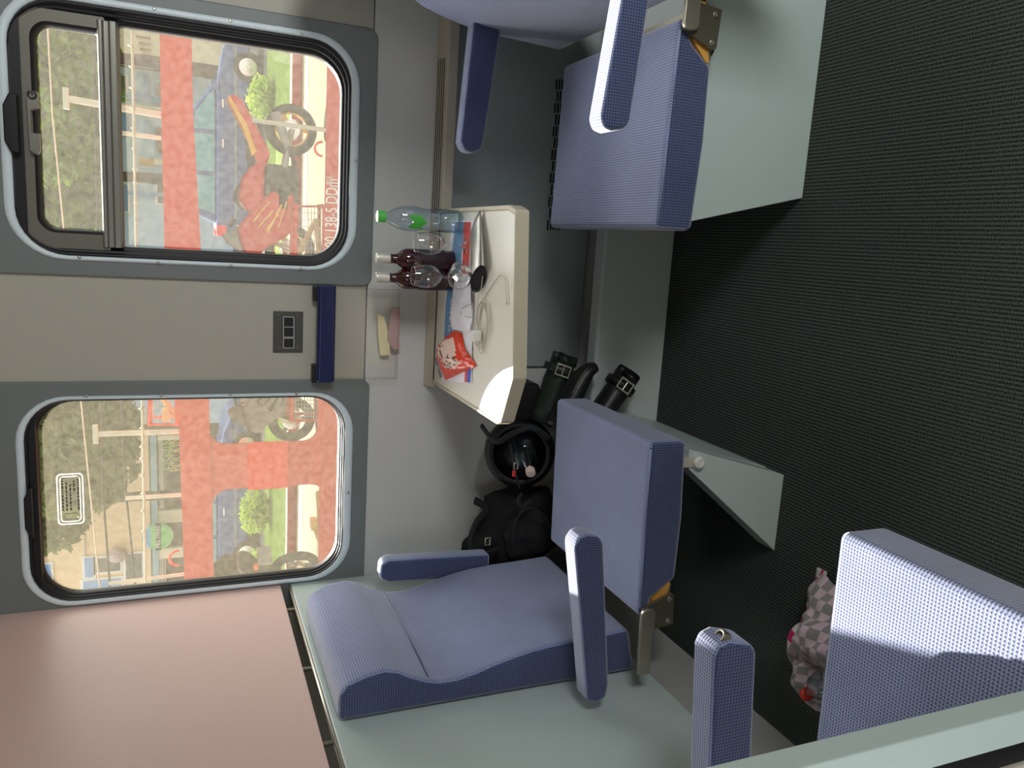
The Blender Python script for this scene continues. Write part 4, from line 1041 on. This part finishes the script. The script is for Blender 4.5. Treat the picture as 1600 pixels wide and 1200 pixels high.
# mesh crates and yellow wheel chocks on the wagon
def crate(label, x0, y0, x1, y1, Y, chock):
    c = at(x1, (y0+y1)/2, Y=Y); root = thing('mesh_crate', label, 'crate', c, 'mesh crates on the wagon')
    P = lambda x, y: at(x, y, Y=Y)
    bm = NB(); tube(bm, [P(x0, y0), P(x1, y0), P(x1, y1), P(x0, y1)], .03, 4, True); 
    off = Vector((0, .35, 0)); [tube(bm, [P(xx, yy), P(xx, yy)+off], .03, 4) for xx in (x0, x1) for yy in (y0, y1)]; tube(bm, [P(x0, y0)+off, P(x1, y0)+off, P(x1, y1)+off, P(x0, y1)+off], .03, 4, True); obj('frame', bm, 'wagon_red', root)
    bm = NB(); n = 9
    for k in range(1, n):
        t = k/n
        tube(bm, [P(x0, y0+(y1-y0)*t), P(x1, y0+(y1-y0)*t)], .005, 4); tube(bm, [P(x0+(x1-x0)*t, y0), P(x0+(x1-x0)*t, y1)], .005, 4)
    obj('mesh', bm, 'moto_grey', root)
    return root
def chock(label, pts, Y):
    root = thing('wheel_chock', label, 'wheel chock', at(*pts[0], Y=Y), 'wheel chocks on the wagon'); bm = NB()
    for i in range(len(pts)-1):
        p, q = at(*pts[i], Y=Y), at(*pts[i+1], Y=Y); tube(bm, [p, q], .035, 6)
    obj('bar', bm, 'ochre', root)
    bm = NB(); p = at(*pts[-1], Y=Y); box(bm, p.x-.06, p.x+.06, p.y-.08, p.y+.08, p.z-.04, p.z+.04); obj('foot_plate', bm, 'ochre', root)
    return root
crate('red framed mesh crate hanging at the top right of the left window', 234, 600, 277, 663, WY+.2, True)
crate('red framed mesh crate on the lower deck at the right of the left window', 457, 600, 500, 657, WY+.25, True)
crate('red framed mesh crate before the red and yellow motorcycle', 462, 322, 506, 420, WY+.25, True)
chock('yellow wheel chock inside the upper mesh crate of the left window', [(255, 622), (268, 642), (276, 648), (259, 648)], WY+.4)
chock('yellow wheel chock below the fairing of the red and yellow motorcycle', [(467, 398), (485, 360), (495, 342), (499, 400)], WY+.5)
chock('yellow wheel chock lying behind the dark motorcycle in the left opening of the wagon', [(497, 768), (499, 800), (500, 845), (490, 818)], WY+.6)
# small red handles on the wagon
for i, (x, y, r, lb_) in enumerate(((504, 233, .075, 'right'), (280, 872, .09, 'left'))):
    bm = NB(); c = at(x, y, Y=WY-.02); tube(bm, [c+Vector((r*math.cos(t), 0, r*math.sin(t)*1.1)) for t in [PI*k/12 for k in range(13)]], .014, 6); obj('grab_handle', bm, 'wagon_red_bright', wg, smooth=True)

# --- motorcycles
def motorcycle(label, loc, rotz, body, accent, s=1.0, text=False, cover=None, lean=0, group='motorcycles on the wagon'):
    root = thing('motorcycle', label, 'motorcycle', loc, group); root.rotation_euler = (lean, 0, rotz); root.scale = (s, s, s)
    for x, nm in ((-.70, 'rear_wheel'), (.70, 'front_wheel')):
        bm = NB(); tube(bm, [(x+.245*math.cos(t), 0, .30+.245*math.sin(t)) for t in [2*PI*k/32 for k in range(32)]], .055, 12, True); wl = obj(nm, bm, 'tyre', root, smooth=True, local=True)
        bm = NB(); tube(bm, [(x+.195*math.cos(t), 0, .30+.195*math.sin(t)) for t in [2*PI*k/32 for k in range(32)]], .020, 8, True)
        for k in range(3):
            t = 2*PI*k/3+.5; tube(bm, [(x+.04*math.cos(t), 0, .30+.04*math.sin(t)), (x+.195*math.cos(t), 0, .30+.195*math.sin(t))], [.045, .022], 8)
        obj('rim', bm, accent, wl, smooth=True, local=True)
        bm = NB(); lathe(bm, [(.10, -.05), (.12, -.048), (.12, .048), (.10, .05)], 24, Matrix.Translation((x, 0, .30)) @ Matrix.Rotation(PI/2, 4, 'X'), cap=True); obj('brake_disc', bm, 'chrome', wl, smooth=False, local=True)
    bm = NB(); box(bm, -.28, .26, -.14, .14, .22, .60); box(bm, -.05, .28, -.17, .17, .30, .50); obj('engine', bm, 'moto_dark', root, local=True, bevel=.05)
    bm = NB(); prism(bm, [(-.30, .60), (-.26, .74), (-.10, .86), (.16, .90), (.30, .80), (.28, .62)], 'y', -.14, .14); obj('fuel_tank', bm, body, root, local=True, bevel=.05, seg=4)
    bm = NB(); prism(bm, [(-.30, .70), (-.55, .78), (-.62, .82), (-.30, .80), (-.2, .76)], 'y', -.12, .12); obj('seat', bm, 'moto_dark', root, local=True, bevel=.03)
    bm = NB(); prism(bm, [(-.22, .60), (-.30, .74), (-.60, .82), (-.95, 1.0), (-1.02, .96), (-.96, .86), (-.62, .66), (-.40, .54)], 'y', -.12, .12); tl = obj('tail_fairing', bm, body, root, local=True, bevel=.03)
    bm = NB(); prism(bm, [(-.34, .755), (-.62, .84), (-.95, 1.02), (-1.0, 1.0), (-.68, .80), (-.40, .70)], 'y', -.135, .135); obj('tail_stripe', bm, accent, tl, local=True, bevel=.01)
    bm = NB(); prism(bm, [(.05, .26), (.02, .52), (.22, .72), (.50, .92), (.78, .84), (.84, .72), (.70, .58), (.56, .36), (.36, .20)], 'y', -.17, .17); ff = obj('front_fairing', bm, body, root, local=True, bevel=.05, seg=4)
    for sy in (-.176, .176):
        bm = NB(); tube(bm, [(.16, sy, .56), (.40, sy, .74), (.46, sy, .68), (.26, sy, .52), (.30, sy, .46), (.50, sy, .60)], .012, 5); tube(bm, [(.18, sy, .42), (.52, sy, .58)], .014, 5); tube(bm, [(.14, sy, .36), (.46, sy, .46)], .010, 5)
        obj('fairing_stripes', bm, accent, ff, local=True)
    bm = NB(); prism(bm, [(.50, .92), (.58, 1.08), (.68, 1.02), (.78, .84)], 'y', -.12, .12); obj('windscreen', bm, 'moto_glass', root, local=True, bevel=.02)
    bm = NB()
    for sy in (-.09, .09): tube(bm, [(.70, sy, .30), (.48, sy, .92)], .028, 8)
    obj('fork', bm, 'chrome', root, local=True, smooth=True)
    bm = NB(); tube(bm, [(.40, -.34, .96), (.46, -.12, .98), (.46, .12, .98), (.40, .34, .96)], .018, 8); obj('handlebar', bm, 'moto_dark', root, local=True, smooth=True)
    bm = NB(); tube(bm, [(.15, .16, .25), (-.30, .20, .28), (-.50, .21, .36)], .028, 10); ex = obj('exhaust', bm, 'moto_dark', root, local=True, smooth=True)
    bm = NB(); tube(bm, [(-.48, .21, .35), (-.52, .21, .37), (-.82, .22, .50), (-.85, .22, .51)], [.04, .055, .060, .045], 12); obj('muffler', bm, 'moto_grey', ex, local=True, smooth=True)
    bm = NB(); tube(bm, [(-.25, -.12, .38), (-.70, -.12, .30)], .03, 6); tube(bm, [(-.25, .12, .38), (-.70, .12, .30)], .03, 6); obj('swingarm', bm, 'moto_grey', root, local=True)
    if cover:
        bm = NB(); ell(bm, (-.62, 0, 1.06), (.30, .26, .28), sub=3, fn=lump(3, .2)); obj('tail_bag', bm, 'shop_dark', root, smooth=True, local=True)
        bm = NB(); box(bm, -1.04, -1.00, -.12, .12, .62, .78); np = obj('number_plate', bm, 'moto_grey', root, local=True)
        bm = NB(); ell(bm, (-.98, .12, .80), (.05, .05, .04), sub=2); obj('turn_signal', bm, 'lens_orange', root, smooth=True, local=True)
    return root
rw = at(455, 203, Y=10.0)
zd = zsb-.10
motorcycle('red and yellow sports motorcycle on the lower deck of the wagon', (rw.x-.70, 10.0, max(zd, rw.z-.30)), PI, 'moto_red', 'moto_yellow', 1.0)
p = at(440, 640, Y=10.1)
motorcycle('grey motorcycle inside the right opening of the red side wall', (p.x+.55, 10.1, zd), PI*.97, 'moto_grey', 'moto_dark', 1.0)
p = at(488, 882, Y=9.6)
motorcycle('dark motorcycle with covered tail bag in the left opening of the red side wall', (p.x-.566, 10.01, max(zd, p.z-.30)), PI*.80, 'moto_dark', 'moto_grey', 1.0, cover=True)

# --- cars on the street
def car(label, loc, flip, m):
    root = thing('car', label, 'car', loc, 'cars on the street')
    sx = -1 if flip else 1
    def pr(pts, y0, y1):
        bm = NB(); prism(bm, [(sx*x, z) for x, z in pts], 'y', y0, y1); return bm
    body = [(-2.25, .30), (-2.28, .62), (-2.20, .95), (-2.05, 1.02), (-1.95, 1.0), (1.05, .98), (1.75, .86), (2.15, .70), (2.25, .45), (2.2, .28)]
    obj('body', pr(body, -.86, .86), m, root, local=True, bevel=.06, seg=3)
    cab = [(-2.02, .98), (-1.86, 1.38), (-1.55, 1.52), (-.2, 1.58), (.40, 1.50), (1.12, .97)]
    cb__ = obj('cabin', pr(cab, -.76, .76), m, root, local=True, bevel=.05)
    for pts in ([(-1.80, 1.03), (-1.70, 1.36), (-1.50, 1.44), (-.98, 1.47), (-.98, 1.03)], [(-.88, 1.03), (-.88, 1.47), (-.08, 1.48), (-.08, 1.03)], [(.02, 1.03), (.02, 1.47), (.36, 1.42), (.90, 1.03)]):
        obj('side_window', pr(pts, -.775, .775), 'car_glass', root, local=True)
    obj('windscreen', pr([(.46, 1.46), (1.10, 1.0), (1.16, 1.0), (.50, 1.48)], -.66, .66), 'car_glass', root, local=True)
    for x in (-1.38, 1.42):
        bm = NB(); lathe(bm, [(.20, -.88), (.31, -.88), (.33, -.84), (.33, .84), (.31, .88), (.20, .88)], 24, Matrix.Translation((sx*x, 0, .33)) @ Matrix.Rotation(PI/2, 4, 'X')); wl = obj('axle_wheels', bm, 'tyre', root, local=True, smooth=False)
        bm = NB(); lathe(bm, [(.05, -.89), (.19, -.885), (.19, .885), (.05, .89)], 20, Matrix.Translation((sx*x, 0, .33)) @ Matrix.Rotation(PI/2, 4, 'X')); obj('hubcap', bm, 'chrome', wl, local=True)
    for sy in (-1, 1):
        bm = NB(); box(bm, min(sx*-2.30, sx*-2.05), max(sx*-2.30, sx*-2.05), min(sy*.62, sy*.87), max(sy*.62, sy*.87), .78, 1.0); obj('tail_light', bm, 'lens_red', root, local=True, bevel=.02)
        bm = NB(); box(bm, min(sx*.85, sx*1.02), max(sx*.85, sx*1.02), min(sy*.86, sy*1.02), max(sy*.86, sy*1.02), .98, 1.12); obj('mirror', bm, m, root, local=True, bevel=.02)
    for x in (-.35, .5):
        bm = NB(); box(bm, min(sx*x, sx*(x+.18)), max(sx*x, sx*(x+.18)), -.885, .885, .84, .87); obj('door_handle', bm, 'chrome', root, local=True)
    bm = NB(); prism(bm, [(sx*-1.9, .62), (sx*1.8, .62), (sx*1.8, .56), (sx*-1.9, .56)], 'y', -.875, .875); obj('trim_strip', bm, 'car_grey', root, local=True)
    return root
zr = -.20
a = at(390, 105, Y=19.2); b_ = at(335, 372, Y=19.2)
car('blue estate car behind the red and yellow motorcycle', (a.x-1.42, 20.1, zr), False, 'car_blue')
a = at(375, 905, Y=19.6)
car('blue car seen through the left opening of the red wagon wall', (a.x+2.1, 20.4, zr), False, 'car_blue')

# --- houses
HY = 31.0
def hp(x, y, Y=HY): p = at(x, y, Y=Y); return p.x, p.z
def rect(bm, x0, y0, x1, y1, Y, d0, d1):
    a = at(x0, y0, Y=Y); b = at(x1, y1, Y=Y); box(bm, min(a.x, b.x), max(a.x, b.x), Y+d0, Y+d1, min(a.z, b.z), max(a.z, b.z))
def hwin(root, x0, y0, x1, y1, Y, trim, glassm, sill=True):
    bm = NB(); rect(bm, x0-4, y0-3, x1+4, y1+3, Y, -.06, .05); f = obj('window_frame', bm, trim, root)
    bm = NB(); rect(bm, x0, y0, x1, y1, Y, -.09, -.05); obj('window_pane', bm, glassm, f)
xa, za = hp(150, 400); xb = X_(200, 86, HY-2)-.05
hb = thing('house', 'pale blue house with blue window frames seen through the right window', 'house', ((xa+xb)/2, HY, -.2))
bm = NB(); box(bm, X_(200, 671, HY), xb, HY, HY+8, -.2, Z_(96, 250, HY)); obj('wall', bm, 'facade_blue', hb)
xm = X_(200, 671, HY)
bm = NB(); prism(bm, [(HY-.6, Z_(96, 250, HY)), (HY+4, Z_(96, 250, HY)+2.2), (HY+8.6, Z_(96, 250, HY))], 'x', xm, xb); obj('roof', bm, 'window_brown', hb)
for (x0, y0, x1, y1, tr_, gl) in ((244, 200, 256, 238, 'facade_trim', 'window_brown'), (244, 132, 256, 168, 'facade_trim', 'window_brown'), (246, 288, 258, 318, 'facade_white', 'window_dark'), (190, 180, 197, 210, 'facade_trim', 'facade_trim'), (186, 118, 197, 150, 'facade_white', 'window_dark'), (190, 288, 200, 330, 'facade_white', 'facade_trim'), (196, 640, 225, 664, 'facade_white', 'window_dark')):
    hwin(hb, x0, y0, x1, y1, HY, tr_, gl)
for y0 in (118, 188):
    bm = NB(); rect(bm, 224, y0, 232, y0+28, HY, -.12, .02); obj('cornice', bm, 'facade_trim', hb)
for y0 in (150, 300):
    bm = NB(); rect(bm, 150, y0, 262, y0+3, HY, -.10, .02); obj('downpipe', bm, 'facade_trim', hb)
bm = NB(); rect(bm, 180, 160, 262, 173, HY-.4, -.05, .4); obj('porch_shade', bm, 'facade_cream', hb)
hw = thing('house', 'sunlit cream house at the upper right of the right window', 'house', (hp(200, 45)[0], HY-2, -.2))
bm = NB(); box(bm, X_(200, 86, HY-2), X_(200, 86, HY-2)+9, HY-2, HY+4, -.2, Z_(150, 50, HY-2)); obj('wall', bm, 'facade_cream', hw)
for k in range(4):
    bm = NB(); rect(bm, 213+k*3, 56+k*9.5, 236, 61+k*9.5, HY-2, -.08, .02); obj('shutter', bm, 'window_brown', hw)
# projecting ochre sign
p = at(225, 252, Y=HY-.6)
sg = thing('hanging_sign', 'yellow ochre box sign projecting from the pale blue house', 'sign', p)
bm = NB(); rect(bm, 217, 247, 240, 259, HY-.6, 0, .2); obj('sign_box', bm, 'ochre', sg)
bm = NB(); rect(bm, 214, 259.5, 256, 263, HY-.6, 0, .6); obj('bracket', bm, 'facade_white', sg)
bm = NB(); rect(bm, 241, 248, 256, 258, HY-.6, 0, .2); obj('lower_panel', bm, 'facade_cream', sg)
# beige house with shop
xr2 = X_(200, 672, HY)-.05
hg = thing('house', 'beige house with white windows above a dark shopfront seen through the left window', 'house', (xr2-5, HY, -.2))
Yb = HY
bm = NB(); box(bm, xr2-16, xr2, Yb, Yb+9, Z_(236, 780, Yb), 9.5); obj('wall', bm, 'facade_beige', hg)
bm = NB(); box(bm, xr2-16, xr2, Yb, Yb+.4, Z_(246, 780, Yb), Z_(234, 780, Yb)); obj('fascia', bm, 'shop_teal', hg)
bm = NB(); box(bm, xr2-16, xr2, Yb+.25, Yb+8, -.2, Z_(246, 780, Yb)); obj('shopfront', bm, 'shop_dark', hg)
for y0, y1 in ((800, 815), (859, 870), (682, 687)):
    bm = NB(); rect(bm, 246, y0, 300, y1, Yb, .05, .35); obj('shop_pillar', bm, 'facade_cream', hg)
for y0, y1 in ((685, 796), (818, 856), (873, 930)):
    bm = NB(); rect(bm, 257, y0, 259.5, y1, Yb, .12, .3); obj('transom', bm, 'facade_cream', hg)
    bm = NB(); rect(bm, 247, y0, 256.5, y1, Yb, .15, .3); obj('transom_light', bm, 'ledge_beige', hg)
for (x0, y0, x1, y1) in ((132, 880, 162, 895), (170, 878, 192, 894)): pass
hwin(hg, 132, 872, 146, 900, Yb, 'facade_white', 'facade_trim'); hwin(hg, 150, 872, 188, 890, Yb, 'facade_white', 'window_dark'); hwin(hg, 196, 866, 222, 905, Yb, 'facade_white', 'window_dark'); hwin(hg, 130, 908, 190, 935, Yb, 'facade_white', 'facade_trim'); hwin(hg, 66, 882, 82, 940, Yb, 'facade_white', 'facade_trim')
for x in (131,):
    bm = NB(); rect(bm, x, 790, x+1.2, 870, Yb, -.05, .02); obj('joint_line', bm, 'ledge_beige', hg)
p = at(264, 737, Y=Yb-.05); letters('lettering', 'FISHIN', .62, 'letter_green', hg, wallm(Vector((at(264, 736, Y=Yb).x, Yb+.10, Z_(264.5, 720, Yb)))), .01, squeeze=.72)
letters('lettering', 'POCKING', .66, 'letter_yellow', hg, wallm(Vector((at(276, 738, Y=Yb).x, Yb+.10, Z_(276, 720, Yb)))), .01, squeeze=.55)
# flower boxes at the window
bm = NB(); ell(bm, at(183, 868, Y=Yb-.3), (.26, .2, .32), sub=3, fn=lump(2, .5, 4)); tag(obj('potted_flowers', bm, 'pink_paper', smooth=True), 'pink flowers in front of the window of the beige house', 'flowers')
# round shop sign
SY = Yb-.8
c = at(247, 838, Y=SY); rs = thing('round_sign', 'round green and blue shop sign with a dark lettered band across it', 'sign', c)
R_ = abs(at(247, 817, Y=SY).x-at(247, 859, Y=SY).x)/2
bm = NB(); lathe(bm, [(R_*.97, -.03), (R_, 0), (R_*.97, .03)], 40, Matrix.Translation(c) @ Matrix.Rotation(PI/2, 4, 'X')); obj('disc', bm, 'sign_green', rs)
bm = NB(); n_ = 20; ptsu = [(c.x+R_*.985*math.cos(t), c.z+R_*.985*math.sin(t)) for t in [PI*(.16+.68*k/n_) for k in range(n_+1)]]
prism(bm, ptsu, 'y', SY-.034, SY-.0305); obj('blue_field', bm, 'sign_blue', rs)
bm = NB(); tube(bm, [(c.x+R_*.78*math.cos(t), SY-.036, c.z+R_*.78*math.sin(t)) for t in [2*PI*k/40 for k in range(40)]], .012, 5, True); obj('inner_ring', bm, 'shop_teal', rs)
rot_ = Matrix.Rotation(math.radians(-4), 4, 'Y')
bm = NB(); box(bm, c.x-R_*1.02, c.x+R_*1.02, SY-.05, SY-.037, c.z-R_*.17, c.z+R_*.17); obj('band', bm, 'sign_band', rs)
letters('lettering', 'PIKE STRIKE', R_*.40, 'white_letter', rs, wallm(Vector((c.x, SY-.054, c.z))), .003, align='CENTER', squeeze=.78)
bm = NB(); tube(bm, [c+Vector((0, .03, 0)), c+Vector((0, .8, 0))], .03, 6); obj('bracket', bm, 'shop_dark', rs)

# --- trees and bushes: leaves as small blades
def foliage(c, r, n, size, m, root, name='foliage', seed=1, hollow=.15):
    rnd = random.Random(seed); bm = NB()
    for _ in range(n):
        while True:
            v = Vector((rnd.uniform(-1, 1), rnd.uniform(-1, 1), rnd.uniform(-1, 1))); l = v.length
            if hollow < l < 1: break
        k = 1+.22*noise.noise(v*2.3+Vector((seed, seed, seed)))
        p = Vector(c)+Vector((v.x*r[0]*k, v.y*r[1]*k, v.z*r[2]*k))
        a = Vector((rnd.gauss(0, 1), rnd.gauss(0, 1), rnd.gauss(0, .6))).normalized(); b = a.orthogonal().normalized()
        b = (Matrix.Rotation(rnd.uniform(0, 6.3), 3, a) @ b); s = size*rnd.uniform(.6, 1.4)
        bm.faces.new([bm.verts.new(p+a*s), bm.verts.new(p+b*s*.45), bm.verts.new(p-a*s), bm.verts.new(p-b*s*.45)])
    return obj(name, bm, m, root)
def tree(label, x, y, Y, rx, ry, rz, n, size, m, seed):
    c = at(x, y, Y=Y); root = thing('leafy_tree', label, 'tree', (c.x, Y, -.2), 'trees between the wagon and the houses')
    bm = NB(); tube(bm, [(c.x, Y, -.25), (c.x+.1, Y, c.z*.5), (c.x, Y, c.z)], [.22, .17, .06], 8); obj('trunk', bm, 'bark', root, smooth=True)
    foliage(c, (rx, ry, rz), n, size, m, root, 'foliage', seed)
    return root
tree('leafy green tree filling the right part of the small upper pane', 68, 80, 25.2, 3.3, 1.2, 1.75, 9000, .21, 'leaf_a', 3)
tree('leafy green tree filling the left part of the small upper pane', 70, 270, 28.2, 3.0, 1.3, 1.8, 8000, .21, 'leaf_a', 5)
tree('large grey-green tree at the upper right of the left window', 104, 680, 25.2, 2.5, 1.3, 1.95, 8000, .2, 'leaf_b', 8)
tree('tall tree beyond the large grey-green one at the upper left of the left window', 52, 790, 28.4, 1.6, 1.2, 1.8, 4000, .2, 'leaf_b', 9)
def bush(label, x, y, Y, r, n, m, seed):
    c = at(x, y, Y=17.3); r = (r[0]*.8, .40, r[2]); c.z = -.24+r[2]; tag(foliage(c, r, n, .07, m, None, 'bush', seed, .0), label, 'bush', 'bushes on the grass bank')
bush('bright bush behind the tail of the red and yellow motorcycle', 386, 150, 15.6, (.55, .5, .26), 700, 'leaf_c', 21)
bush('bright bush at the right of the left opening of the wagon wall', 378, 800, 15.6, (.62, .5, .34), 1000, 'leaf_c', 22)
bush('bright bush at the far left of the left opening of the wagon wall', 376, 890, 15.6, (.55, .5, .25), 900, 'leaf_c', 23)
